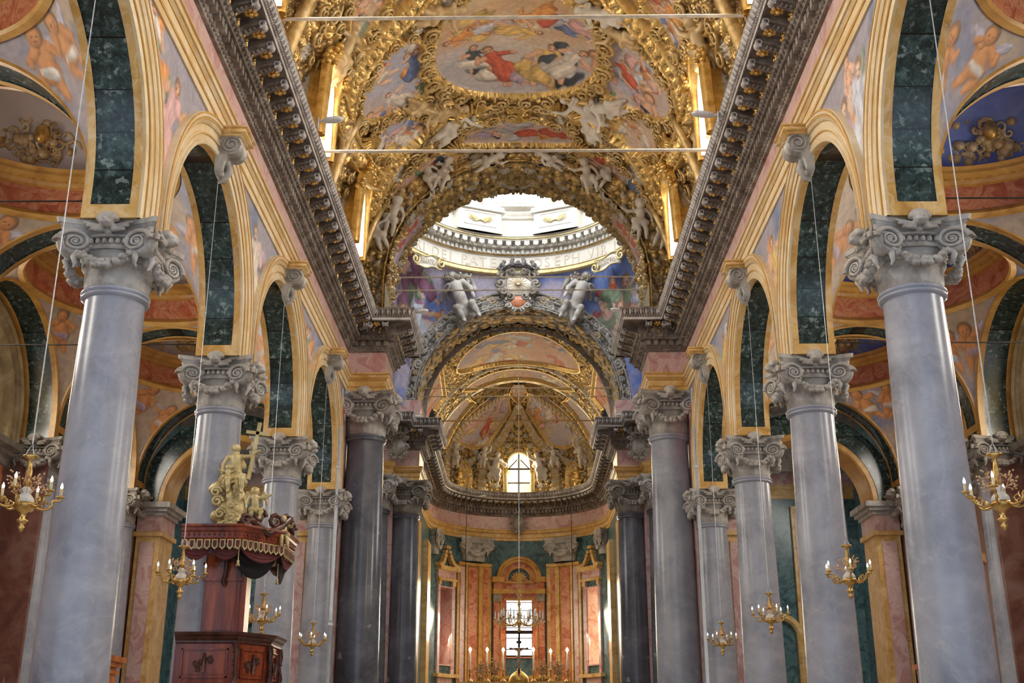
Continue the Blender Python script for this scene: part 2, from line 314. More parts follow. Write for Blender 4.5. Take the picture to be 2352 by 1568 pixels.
# ---------------------------------------------------------------- relief ornament (height fields)
def pdist(A, B, pts, closed=False):
    pts = list(pts)+([pts[0]] if closed else []); best = np.full(A.shape, 1e9); S_ = np.zeros(A.shape); s0 = 0
    for p, q in zip(pts[:-1], pts[1:]):
        dx = q[0]-p[0]; dy = q[1]-p[1]; L = sqrt(dx*dx+dy*dy)+1e-9
        t = np.clip(((A-p[0])*dx+(B-p[1])*dy)/L/L, 0, 1); d = np.hypot(A-p[0]-t*dx, B-p[1]-t*dy)
        m = d < best; best = np.where(m, d, best); S_ = np.where(m, s0+t*L, S_); s0 += L
    return best, S_
def inside(A, B, pts):
    r = np.zeros(A.shape, bool); n = len(pts)
    for i in range(n):
        (x0, y0), (x1, y1) = pts[i], pts[(i+1) % n]
        if y0 == y1: continue
        r ^= ((y0 > B) != (y1 > B)) & (A < (x1-x0)*(B-y0)/(y1-y0)+x0)
    return r
def smoothpoly(pts, closed=False, k=2):
    P = [np.array(p, float) for p in pts]
    for _ in range(k):
        Q = []; n = len(P)
        for i in range(n if closed else n-1):
            a, b = P[i], P[(i+1) % n]; Q += [a*.75+b*.25, a*.25+b*.75]
        if not closed: Q = [P[0]]+Q+[P[-1]]
        P = Q
    return [tuple(p) for p in P]
def ornament(A, B, cell=.5, seed=0, kinds=(.45, .7, .85), rad=.62):
    """dense scrolls / leaves / rosettes / fruit, returns height 0..1 and a random id"""
    H = np.zeros(A.shape); ID = np.zeros(A.shape)
    u = A/cell; v = B/cell; i0 = np.floor(u); j0 = np.floor(v)
    for di in (-1, 0, 1):
        for dj in (-1, 0, 1):
            i = i0+di; j = j0+dj; px_ = i+.5+.7*(h2(i, j, seed)-.5); py_ = j+.5+.7*(h2(i, j, seed+1)-.5)
            k = h2(i, j, seed+2); an = h2(i, j, seed+3)*2*pi; rr = rad*(.65+.55*h2(i, j, seed+4)); hand = np.where(h2(i, j, seed+5) > .5, 1., -1.)
            dx = u-px_; dy = (v-py_)*hand; x = dx*np.cos(an)+dy*np.sin(an); y = -dx*np.sin(an)+dy*np.cos(an)
            rho = np.hypot(x, y)/rr; ph = np.arctan2(y, x); dome = np.sqrt(np.clip(1-rho*rho, 0, 1))
            scroll = dome*(.45+.55*(.5+.5*np.cos(ph+11*rho**.7)))
            xl = x/rr; yl = y/(rr*.5)/(1.05-.5*np.abs(xl)); leaf = np.sqrt(np.clip(1-xl*xl-yl*yl, 0, 1))*(.6+.4*np.abs(np.sin(9*xl+3*np.abs(yl))))
            rose = dome*(.62+.38*np.cos(6*ph))*(.7+.3*np.cos(9*rho)); ballh = np.sqrt(np.clip(1-(rho*1.5)**2, 0, 1))*.95
            h = np.where(k < kinds[0], scroll, np.where(k < kinds[1], leaf, np.where(k < kinds[2], rose, ballh)))
            h = h*(.75+.4*h2(i, j, seed+6)); m = h > H; H = np.where(m, h, H); ID = np.where(m, h2(i, j, seed+7), ID)
    return H, ID
def fruit(A, B, cell=.28, seed=3):
    return ornament(A, B, cell, seed, (.18, .42, .55), .66)
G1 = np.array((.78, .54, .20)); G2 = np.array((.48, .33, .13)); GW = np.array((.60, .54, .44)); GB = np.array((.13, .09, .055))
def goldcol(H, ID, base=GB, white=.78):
    c = base+(G1-base)*sm(.12, .5, H)[..., None]; c = np.where((ID > white)[..., None], GW, c); c = np.where((ID < .3)[..., None] & (H > .1)[..., None], G2, c)  # crevice shade put into the colour: low relief falls to the dark base
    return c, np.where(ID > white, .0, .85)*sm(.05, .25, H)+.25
def relief(name, Pf, us, vs, design, keep=None, mat=None, flip=False, kind='structure'):
    U, V_ = np.meshgrid(us, vs, indexing='ij'); P = Pf(U, V_)
    du = np.gradient(P, axis=0); dv = np.gradient(P, axis=1); N = np.cross(du, dv); N /= np.linalg.norm(N, axis=-1)[..., None]+1e-9
    if flip: N = -N
    H, rgb, g = design(U, V_); P = P+N*H[..., None]
    kp = None
    if keep is not None:
        k = keep(U, V_); kp = k[:-1, :-1] & k[1:, 1:] & k[1:, :-1] & k[:-1, 1:]
    mb = MB(); mb.grid(P, 0, keep=kp, col=np.concatenate([np.clip(rgb, 0, 1), np.clip(g, 0, 1)[..., None]], -1))
    return mb.build(name, mat or M['fresco'], None, True, kind)
# ---------------------------------------------------------------- figures grown as one continuous surface (signed distance field -> surface nets)
def snets(f, lo, hi, n):
    lo = np.array(lo, float); hi = np.array(hi, float); h = max(hi-lo)/n; dims = np.ceil((hi-lo)/h).astype(int)+1
    ax = [lo[i]+h*np.arange(dims[i]) for i in range(3)]; X, Y, Z = np.meshgrid(*ax, indexing='ij'); D = f(X, Y, Z); ins = D < 0
    nx, ny, nz = D.shape; acc = np.zeros((nx-1, ny-1, nz-1, 3)); cnt = np.zeros((nx-1, ny-1, nz-1))
    G = np.stack([X, Y, Z], -1)
    def sl(o): return tuple(slice(o[i], [nx, ny, nz][i]-1+o[i]) for i in range(3))
    corners = [(i, j, k) for i in (0, 1) for j in (0, 1) for k in (0, 1)]
    for a in corners:
        for d in range(3):
            if a[d]: continue
            b = list(a); b[d] = 1; da = D[sl(a)]; db = D[sl(b)]; ch = (da < 0) != (db < 0)
            t = np.where(ch, da/(da-db+1e-12), 0); p = G[sl(a)]*(1-t[..., None])+G[sl(b)]*t[..., None]
            acc += p*ch[..., None]; cnt += ch
    act = cnt > 0; idx = np.full(act.shape, -1); idx[act] = np.arange(act.sum()); V = acc[act]/cnt[act][:, None]
    F = []
    for d in range(3):
        e = [1, 1, 1]; e[d] = 0; s0 = [slice(1, None)]*3; s0[d] = slice(0, None)
        o1 = (d+1) % 3; o2 = (d+2) % 3
        A0 = [slice(1, [nx, ny, nz][i]-1) for i in range(3)]; A0[d] = slice(0, [nx, ny, nz][d]-1); A1 = list(A0); A1[d] = slice(1, [nx, ny, nz][d])
        s_a = ins[tuple(A0)]; s_b = ins[tuple(A1)]; ch = np.argwhere(s_a != s_b)
        if len(ch) == 0: continue
        base = ch.copy()
        for i in range(3):
            if i != d: base[:, i] += 1
        q = []
        for (m1, m2) in ((-1, -1), (0, -1), (0, 0), (-1, 0)):
            c = base.copy(); c[:, o1] += m1; c[:, o2] += m2; q.append(idx[c[:, 0], c[:, 1], c[:, 2]])
        q = np.stack(q, 1); fl = s_a[tuple(ch.T)]; q[~fl] = q[~fl][:, ::-1]; q = q[(q >= 0).all(1)]; F.append(q)
    return V, np.concatenate(F)
def sdf(caps, k=.035, fold=0, seed=0):
    def f(X, Y, Z):
        D = np.full(X.shape, 1e3)
        for c in caps:
            p, q, r0, r1 = np.array(c[0], float), np.array(c[1], float), c[2], c[3]; d = q-p; L = d@d+1e-9
            t = np.clip(((X-p[0])*d[0]+(Y-p[1])*d[1]+(Z-p[2])*d[2])/L, 0, 1)
            e = np.sqrt((X-p[0]-t*d[0])**2+(Y-p[1]-t*d[1])**2+(Z-p[2]-t*d[2])**2)-(r0+(r1-r0)*t)
            if len(c) > 4: e = e+c[4]*np.sin(X*31+Z*9+seed)*np.cos(Y*27-Z*17)
            h = np.clip(.5+.5*(D-e)/k, 0, 1); D = D*(1-h)+e*h-k*h*(1-h)
        return D
    return f
def figure_caps(seed, baby=True, drape=True, wings=False, sit=False, arms=None):
    """unit-height human figure, facing -Y, feet near z=0"""
    r = random.Random(seed); U = r.uniform; c = []
    hd = .115 if baby else .075; hz = .86 if baby else .92; sw = .15 if baby else .14
    lean = U(-.07, .07); hip = .42 if not sit else .30; sh = .70 if baby else .77
    c.append(((lean, 0, hz), (lean, -.012, hz+.02), hd, hd)); c.append(((lean, -hd*.9, hz-.015), (lean, -hd*1.06, hz-.02), .022, .016))     # head, nose
    for sg in (-1, 1): c.append(((lean+sg*hd*.95, 0, hz), (lean+sg*hd*.98, 0, hz-.01), .025, .02))       # ears
    for i in range(9): a = U(0, 2*pi); c.append(((lean+hd*.7*cos(a), hd*.25+hd*.55*sin(a), hz+hd*.62), (lean+hd*.7*cos(a), hd*.25+hd*.55*sin(a), hz+hd*.6), hd*.42, hd*.38))  # curls
    c.append(((lean*.8, 0, sh), (lean, 0, hz-.05), .05, .048)); c.append(((0, 0, hip+.02), (lean*.5, 0, (hip+sh)/2), .105, .10)); c.append(((lean*.5, 0, (hip+sh)/2), (lean*.8, 0, sh-.03), .10, .105))
    c.append(((lean*.8-sw*.8, 0, sh), (lean*.8+sw*.8, 0, sh), .05, .05))
    for i, sg in enumerate((-1, 1)):
        S0 = np.array((lean*.8+sg*sw, 0, sh)); mode = (arms[i] if arms else r.choice(['up', 'out', 'down', 'fwd']))
        e, h = {'up': ((sg*.13, -.03, .09), (sg*.03, -.03, .16)), 'out': ((sg*.15, -.03, .0), (sg*.12, -.06, .07)), 'down': ((sg*.08, .0, -.14), (sg*.0, -.06, -.14)), 'fwd': ((sg*.06, -.1, -.08), (-sg*.05, -.14, .02))}[mode]
        E = S0+np.array(e); Hh = E+np.array(h); c.append((S0, E, .046, .038)); c.append((E, Hh, .038, .026))
        dirn = (Hh-E)/np.linalg.norm(Hh-E); c.append((Hh, Hh+dirn*.025, .027, .025))
        for fz in (-1, 0, 1): c.append((Hh+dirn*.03, Hh+dirn*.065+np.array((0, fz*.012, fz*.01)), .011, .008))
        K0 = np.array((sg*.075, 0, hip)); kx = U(-.04, .06)
        if sit: K1 = K0+np.array((sg*.05, -.2, .02)); K2 = K1+np.array((kx, U(-.02, .05), -.24))
        else:
            b = U(0, .1); K1 = K0+np.array((sg*.03+kx, -b, -.2)); K2 = K1+np.array((-kx*.5, b*.8+U(0, .06), -.19))
        c.append((K0, K1, .075, .055)); c.append((K1, K1*.5+K2*.5, .052, .05)); c.append((K1*.5+K2*.5, K2, .05, .032)); c.append((K2, K2+np.array((0, -.065, -.02)), .03, .022))
    if drape:
        a = U(-1, 1)
        c.append(((-.12, -.03, hip+.04), (.12, -.03, hip-.02), .085, .09, .014)); c.append(((.1*a, .04, hip), (.22*a, .07, hip-.25), .085, .05, .018))
        if not baby:
            c.append(((0, 0, hip), (-.05*a, .02, .2), .11, .10, .018)); c.append(((-.1*a, .06, sh), (-.3*a, .1, sh-.15), .05, .07, .016)); c.append(((0, -.03, hip), (.2*a, -.1, hip-.22), .08, .05, .016))
    if wings:
        for sg in (-1, 1):
            c.append(((sg*.06, .09, sh-.02), (sg*.24, .14, sh+.13), .04, .06, .01)); c.append(((sg*.24, .14, sh+.13), (sg*.30, .16, sh-.16), .06, .03, .01)); c.append(((sg*.16, .13, sh+.04), (sg*.2, .14, sh-.2), .05, .02, .01))
    return c
FIGM = {}
def figmesh(key, seed, n=64, mat=None, **kw):
    k = (key, seed, mat)
    if k not in FIGM:
        caps = figure_caps(seed, **kw); P = np.array([c[0] for c in caps]+[c[1] for c in caps]); lo = P.min(0)-.2; hi = P.max(0)+.2
        V, F = snets(sdf(caps, .03, seed=seed), lo, hi, n); mb = MB(); mb.add(V, F); o = mb.build('figure', M[mat or 'statue']); FIGM[k] = o.data; bpy.data.objects.remove(o)
    return FIGM[k]
def put_figure(name, loc, h, rot, seed, label, cat='figure', group=None, mat='statue', parent=None, n=56, **kw):
    o = bpy.data.objects.new(name, figmesh('f', seed, n, mat, **kw)); COL.objects.link(o); o.scale = (h, h, h); o.location = loc; o.rotation_euler = rot
    if parent: setparent(o, parent); return o
    return tag(o, label, cat, group)
M['yellowdeep'] = stone('deep yellow marble', [(.3, (.42, .20, .03)), (.5, (.60, .32, .06)), (.7, (.70, .42, .12))], 2, 6, .35, .6)
# ================================================================ ARCHITECTURE
HW = 6.56; FACE = 6.1; BACK = 7.02; ZC = 9.68; ZS = 10.25; RA = 2.75; ZB = 13.5
YC = [3.7+7*i for i in range(-1, 6)]            # column positions -3.3 .. 38.7
YEND = 39.4
def archpath(R, zs, zbase, n=28):
    """(s,z) points and outward normals: left leg, half circle, right leg"""
    t = np.linspace(pi, 0, n); s = list(R*np.cos(t)); z = list(zs+R*np.sin(t)); ns = list(np.cos(t)); nz = list(np.sin(t))
    return np.array([-R]+s+[R]), np.array([zbase]+z+[zbase]), np.array([-1]+ns+[1]), np.array([0]+nz+[0])
def archsweep(mb, W, R, zs, zbase, prof, mi=0, n=28, c=0):
    """profile = [(radial offset, depth)...]; W(s,z,d) -> world"""
    s, z, ns, nz = archpath(R, zs, zbase, n); P = np.zeros((len(s), len(prof), 3))
    for j, (o, d) in enumerate(prof): P[:, j] = W(c+s+ns*o, z+nz*o, np.full(len(s), d))
    return mb.grid(P, mi)
def stackw(f):
    return lambda s, z, d: np.stack(np.broadcast_arrays(*f(s, z, d)), -1).astype(float)
# ---- sweep of a moulding along a plan path (offset to the left of travel)
def offs(path, o):
    P = np.array(path, float); n = len(P); out = []
    for i in range(n):
        d0 = P[i]-P[i-1] if i > 0 else P[1]-P[0]; d1 = P[i+1]-P[i] if i < n-1 else d0
        d0 = d0/np.linalg.norm(d0); d1 = d1/np.linalg.norm(d1); n0 = np.array((-d0[1], d0[0])); n1 = np.array((-d1[1], d1[0]))
        m = n0+n1; m /= (m@m)/2 if (m@m) > .1 else 1; out.append(P[i]+m*o)
    return np.array(out)
def sweep(mb, path, prof, mi=0, side=1):
    P = np.zeros((len(path), len(prof), 3))
    for j, (o, z) in enumerate(prof): P[:, j, :2] = offs(path, o*side); P[:, j, 2] = z
    return mb.grid(P, mi)
def along(path, o, step, side=1):
    """evenly spaced (pos, angle) on the offset path, per segment"""
    Q = offs(path, o*side); out = []
    for a, b in zip(Q[:-1], Q[1:]):
        L = np.linalg.norm(b-a)
        if L < step*.6: 
            if L > step*.3: out.append(((a+b)/2, atan2(b[1]-a[1], b[0]-a[0])))
            continue
        k = max(1, int(round(L/step)))
        for i in range(k): out.append((a+(b-a)*(i+.5)/k, atan2(b[1]-a[1], b[0]-a[0])))
    return out
ARCHI = [(-.02, 13.5), (.04, 13.5), (.04, 13.68), (.07, 13.70), (.07, 13.9), (.10, 13.93), (.15, 13.98), (.17, 14.0), (.17, 14.08), (.2, 14.11), (.2, 14.17), (.0, 14.17)]
FRZ = [(.02, 14.15), (.02, 15.02)]
BED = [(.02, 14.98), (.10, 15.0), (.12, 15.08), (.16, 15.12), (.17, 15.14), (.17, 15.36), (.36, 15.36), (.36, 15.40), (.42, 15.5), (.42, 15.54), (.40, 15.56), (.40, 15.90), (.93, 15.90)]
CROWN = [(.93, 15.86), (.96, 15.86), (.96, 16.0), (.99, 16.02), (1.0, 16.05), (1.03, 16.08), (1.05, 16.22), (1.08, 16.27), (1.09, 16.33), (.2, 16.33)]
def modillion():
    m = MB(); w = .085   # local: x along, y outwards (from wall) 0..0.5, z below soffit 0
    pr = []; 
    for t in np.linspace(0, 1, 9): pr.append((.48*t, -.19*(1-t)**.8*1.0-.06+.02*sin(6*t)))
    P = np.zeros((2, 9, 3)); 
    for i, x in enumerate((-w, w)):
        for j, (y, z) in enumerate(pr): P[i, j] = (x, y, z)
    m.grid(P)
    for x in (-w, w): m.add([(x, 0, 0)]+[(x, y, z) for y, z in pr]+[(x, .5, 0)], [tuple(range(11))])
    sp = [(.0, .46+.075*cos(a)*(1-a/14), -.12+.075*sin(a)*(1-a/14)) for a in np.linspace(-2, 7, 14)]
    for k in range(4): m.tube([(0, .1+.09*k, -.25+.03*k), (0, .15+.09*k, -.33+.045*k), (0, .22+.09*k, -.29+.045*k)], [.05, .05, .015], 5)
    return m
MODI = modillion()
CURL = MB()
for x in (-.085, .085): CURL.tube([(x, .46+.075*cos(a)*(1-a/14), -.12+.075*sin(a)*(1-a/14)) for a in np.linspace(-2, 7, 14)], np.linspace(.03, .014, 14), 5)
CURL.ball((0, .49, -.15), .085, 8, sc=(1.0, .9, .9))
def eggs(mb, path, o, z, step, r, side=1, mi=0, sc=(1, 1, 1)):
    e = MB(); e.ball((0, 0, 0), r, 6, sc=sc)
    for p, a in along(path, o, step, side): mb.merge(e, Matrix.Translation((p[0], p[1], z)) @ Matrix.Rotation(a, 4, 'Z'), mi)
def entablature(path, side, name, mod=True, archi='yellow', frz='pink'):
    a = MB(); 
    if len(path) == 6: sweep(a, path[:2], ARCHI, 1, side); sweep(a, path[1:], ARCHI, 0, side)
    else: sweep(a, path, ARCHI, 0, side)
    for o, z in ((.055, 13.665), (.085, 13.895), (.155, 13.975), (.205, 14.1)): sweep(a, path, [(o-.03, z), (o+.006, z), (o+.006, z+.03), (o-.03, z+.03)], 2, side)
    struct(a, name, [M[archi], M['cream'], M['yellowdeep']])
    f = MB(); sweep(f, path, FRZ, 0, side); struct(f, name, M[frz])
    b = MB(); sweep(b, path, BED, 0, side)
    d = MB(); d.box(-.075, .075, -.01, .13, -.19, 0)
    for p, an in along(path, .17, .25, side): b.merge(d, Matrix.Translation((p[0], p[1], 15.345)) @ Matrix.Rotation(an+(0 if side > 0 else pi), 4, 'Z'))
    eggs(b, path, .14, 15.09, .16, .045, side); eggs(b, path, .43, 15.47, .18, .065, side, sc=(.8, 1, 1.1))
    struct(b, name, M['cornice'])
    g = MB(); al = along(path, .40, .76, side)
    for p, an in al: g.merge(MODI, Matrix.Translation((p[0], p[1], 15.9)) @ Matrix.Rotation(an+(0 if side > 0 else pi), 4, 'Z'))
    struct(g, name, M['cornice'], auto=None); g = MB()
    for p, an in al: g.merge(CURL, Matrix.Translation((p[0], p[1], 15.9)) @ Matrix.Rotation(an+(0 if side > 0 else pi), 4, 'Z'))
    struct(g, name, M['cornicelight'], auto=None)
    ros = MB(); e = MB()
    for k in range(6): e.ball((.1*cos(k*pi/3), .1*sin(k*pi/3), -.05), .07, 6)
    e.ball((0, 0, -.10), .07, 6)
    for k in range(5): e.ball((random.Random(k).uniform(-.15, .15), -.27, -.08-.05*k), .06, 5)
    for p, an in along(path, .68, .31, side)[::2] if False else []: pass
    nn = len(al)
    for (p, an), (q, bn) in zip(al[:-1], al[1:]):
        if abs(an-bn) < .3 and np.hypot(*(p-q)) < 1.0:
            mid = (p+q)/2; aa = (an+bn)/2+(0 if side > 0 else pi); nx, ny = -sin(aa), cos(aa); ros.merge(e, Matrix.Translation((mid[0]+nx*.28, mid[1]+ny*.28, 15.9)) @ Matrix.Rotation(aa, 4, 'Z'))
    struct(ros, name, M['gold'], auto=None)
    c = MB(); sweep(c, path, CROWN, 0, side); struct(c, name, M['cornice'], auto=None); c = MB(); sweep(c, path, [(.955, 15.88), (.965, 15.90), (.965, 15.97), (.955, 15.99)], 0, side)
    eggs(c, path, .985, 16.03, .09, .028, side)
    leaf = MB(); leaf.tube([(0, -.0, -.12), (0, .05, -.02), (0, .03, .1)], [.02, .055, .02], 5); leaf.tube([(.07, .0, -.1), (.1, .04, .02), (.05, .05, .09)], [.015, .03, .01], 4)
    for p, an in along(path, 1.02, .2, side): c.merge(leaf, Matrix.Translation((p[0], p[1], 16.17)) @ Matrix.Rotation(an+(0 if side > 0 else pi), 4, 'Z') @ Matrix.Diagonal((1.25, 1.2, .9, 1)))
    struct(c, name, M['cornicelight'], auto=None)
def nave_side(sd, name):
    X = sd*FACE; XB = sd*BACK; i = 0
    # spandrel frescoes over each pair of arches: one dense painted surface centred on every column
    for ci, y in enumerate(YC):
        if y > 38.6: lim = (y-3.5, YEND)
        else: lim = (y-3.5, y+3.5)
        if y+3.5 < 9: continue
        ys = np.linspace(lim[0], lim[1], 110 if y > 10 else 20); t = np.linspace(0, 1, 90 if y > 10 else 8)
        dist = 3.5-np.abs(ys-y); Re = RA+.62
        low = np.where(dist < Re, ZS+np.sqrt(np.clip(Re**2-dist**2, 0, None)), ZC); low = np.minimum(low, ZB)
        if y > 38: low = np.where(ys > y, ZC, low)
        U = ys[:, None]*np.ones_like(t); Zz = low[:, None]+(ZB+.05-low[:, None])*t[None]
        P = np.stack([np.full(U.shape, X), U, Zz], -1)
        pal = [(.14, .19, .31), (.20, .26, .40), (.33, .31, .36)]
        r = random.Random(ci*7+(3 if sd > 0 else 0)); cols = ['pink', 'pale', 'white', 'lilac', 'red', 'orange', 'gold', 'green']
        figs = [(y+(.15 if k == 0 else r.uniform(-1.3, 1.3)), 11.3+(.7 if k == 0 else r.uniform(.3, 1.6)), r.uniform(1.9, 2.4) if k < 2 else r.uniform(.8, 1.2), r.uniform(-.4, .4), r.randrange(999), dict(dr=(r.choice(cols), r.choice(cols)), baby=k > 3)) for k in (4, 5, 3, 2, 1, 0)]
        figs.append((y+.05, 10.6, 1.3, .1, r.randrange(999), dict(dr=('lilac', 'pale'))))
        rgb = fresco(U, Zz, pal, ci+5, figs, 1.0); mb = MB(); mb.grid(P, col=np.concatenate([rgb, np.zeros(U.shape+(1,))], -1)); mb.build(name, M['fresco'], None, True, 'structure')
        # thin ochre rib dividing spandrel above the capital
    wb = MB()
    for y in [v+3.5 for v in YC[:-1]]:          # rear (aisle) face of every arch and its mouldings
        W = stackw(lambda s, z, d: (X-sd*0+(-sd)*d, y+s, z)); WB = stackw(lambda s, z, d: (XB+sd*d, y+s, z))
        fr = MB()
        archsweep(fr, W, RA, ZS, ZC, [(0, 0), (0, .05), (.06, .07), (.08, .07), (.08, .03), (.2, .04), (.22, .07), (.25, .07), (.25, .04), (.38, .05), (.41, .09), (.47, .12), (.5, .1), (.52, .14), (.6, .15), (.62, .12), (.62, -.02)], 0, 34)
        for o, d in ((.205, .058), (.405, .078), (.485, .125), (.59, .155)): archsweep(fr, W, RA, ZS, ZC, [(o-.012, d-.01), (o-.01, d+.006), (o+.02, d+.006), (o+.022, d-.01)], 1, 34)
        struct(fr, 'trim_1', [M['cream'], M['yellowdeep']])
        # soffit : yellow border, green band, yellow border
        so = MB()
        d0 = [(0, 0), (0, -.14)]; archsweep(so, W, RA, ZS, ZC, d0, 0, 34); archsweep(so, W, RA, ZS, ZC, [(0, -.14), (.025, -.14), (.025, -.78), (0, -.78)], 1, 34)
        archsweep(so, W, RA, ZS, ZC, [(0, -.78), (0, -.92), (0, -.92), (.12, -.95), (.12, -.9)], 0, 34)
        for s in (-1, 1): so.box(min(X, XB)+.01, max(X, XB)-.01, min(y+s*(RA-.008), y+s*(RA+.05)), max(y+s*(RA-.008), y+s*(RA+.05)), ZC, ZC+.24, 0)
        struct(so, 'trim_2', [M['yellow'], M['green']])
    # pier cores above capitals + aisle side wall face
    for y in YC: wb.box(min(X, XB)+.02, max(X, XB)-.02, y-.75+.04, y+.75-.04, ZC, ZS+.3)
    for y in [v+3.5 for v in YC[:-1]]:
        s = np.linspace(-3.5, 3.5, 60); lo = np.where(np.abs(s) < RA, ZS+np.sqrt(np.clip(RA**2-s**2, 0, None)), ZC)
        P = np.stack([np.stack([np.full(60, XB), y+s, lo], -1), np.stack([np.full(60, XB), y+s, np.full(60, 14.2)], -1)], 1); wb.grid(P)
    # wall above springing (behind entablature) up to vault
    wb.add([(X, -5, 13.8), (X, YEND, 13.8), (X, YEND, 17.2), (X, -5, 17.2)], [(0, 1, 2, 3)])
    struct(wb, name, M['ochre'])
nave_side(-1, 'wall_left'); nave_side(1, 'wall_right')
# piers of the crossing, entablature all round
for sd, nm in ((-1, 'trim_3'), (1, 'trim_4')):
    x = sd
    p1 = [(x*6.1, -4), (x*6.1, 39.4), (x*4.75, 39.4), (x*4.75, 41.7), (x*6.5, 41.7), (x*9, 41.7)]
    entablature(p1, -1 if sd < 0 else 1, nm)
    arc = [(x*5.25*cos(t), 66+5.25*sin(t)) for t in np.linspace(0, pi/2, 18)]
    p2 = [(x*9, 52.9), (x*5.95, 52.9), (x*5.95, 54.0), (x*4.75, 54.0), (x*4.75, 56.5), (x*5.25, 56.5)]+arc
    entablature(p2, -1 if sd < 0 else 1, nm)
    pr = MB()   # pier bodies
    pr.box(min(x*6.1, x*8.2), max(x*6.1, x*8.2), 39.4, 41.7, 0, 17, 0)
    pr.box(min(x*4.75, x*6.1), max(x*4.75, x*6.1), 39.4, 41.7, 13.45, 16.2, 0); pr.box(min(x*5.95, x*9), max(x*5.95, x*9), 54.0, 56.5, 0, 17.5, 0); pr.box(min(x*4.75, x*6), max(x*4.75, x*6), 54.0, 56.5, 13.45, 17.5, 0)
    pr.box(min(x*5.95, x*9), max(x*5.95, x*9), 52.9, 54.0, 13.45, 17.0)
    struct(pr, 'wall_left_crossing' if sd < 0 else 'wall_right_crossing', M['pink'], smooth=False)
    pl = MB()   # grey marble pilaster strips at the piers
    pl.box(min(x*6.15, x*6.5), max(x*6.15, x*6.5), 39.2, 39.41, 0, 12.3); pl.box(min(x*5.0, x*5.9), max(x*5.0, x*5.9), 53.7, 54.1, 0, 12.3) if False else None
    struct(pl, 'trim_5', M['greydark'], smooth=False)
# closing wall band behind arches
# ---- floor
fl = MB(); fl.box(-17, 17, -3, 75, -.2, 0); struct(fl, 'floor', M['floor'], smooth=False)
M['gilt2'] = stone('pale worn gilt', [(.3, (.30, .20, .08)), (.5, (.60, .43, .18)), (.7, (.78, .64, .40))], 3, 6, .42, .3, metal=.5, bump=.15, bscale=22)
# ================================================================ NAVE VAULT
RV = 6.1; ZV = 17.1; ARC = RV*pi/2; DROP = .9
def vaultP(R=RV, zc=ZV, drop=DROP):
    def f(a, y):
        L = R*pi/2; th = np.clip(a, -L, L)/R; ex = np.clip(np.abs(a)-L, 0, None)
        return np.stack([R*np.sin(th), y, zc+R*np.cos(th)-ex], -1)
    return f
def px_vault(u, v, R=RV, zc=ZV):
    d = ray(u, v); A = d[0]**2+d[2]**2; B = 2*(CX*d[0]+(CZ-zc)*d[2]); C = CX**2+(CZ-zc)**2-R*R
    t = (-B+sqrt(B*B-4*A*C))/(2*A); p = CAMP+d*t; return (R*atan2(p[0], p[2]-zc), p[1])
def V_(pts): return [px_vault(u, v) for u, v in pts]
def mir(pts): return [(-a, y) for a, y in pts]
def mpx(pts): return [(2*1190-u, v) for u, v in pts]
OV = (32.2, 3.1, 2.8)  # centre y, half length, half arc
oval = [(OV[2]*cos(t), OV[0]+OV[1]*sin(t)) for t in np.linspace(0, 2*pi, 48)[:-1]]
pan = [smoothpoly(V_(p), True, 2) for p in [
    [(820, 270), (826, 215), (848, 170), (888, 118), (948, 80), (972, 105), (966, 160), (988, 205), (940, 238), (905, 255), (862, 275)],
    [(856, 350), (864, 285), (905, 262), (962, 270), (992, 290), (950, 318), (908, 352)],
    [(872, 480), (900, 425), (950, 375), (1010, 345), (1055, 336), (1062, 350), (1012, 376), (955, 425), (915, 470)],
    [(776, 170), (790, 100), (800, -20), (892, -20), (880, 15), (842, 62), (808, 125)]]]
pan += [mir(p) for p in pan]
cart = smoothpoly(V_([(1052, 335), (1066, 300), (1080, 282), (1120, 284), (1190, 262), (1262, 284), (1300, 282), (1316, 300), (1328, 335), (1190, 330)]), True, 2)
topp = [(-2.2, 27.9), (2.2, 27.9), (1.9, 20), (-1.9, 20)]
bands = [smoothpoly(V_(p)) for p in [[(775, 345), (794, 190), (834, 130), (884, 60), (934, 15), (975, -40)], [(842, 480), (884, 380), (934, 320), (984, 280), (1019, 235)], [(760, 230), (790, 330), (842, 400)]]]
bands += [mir(b) for b in bands]
WINS = [(7.2+7*i) for i in range(-1, 5)]
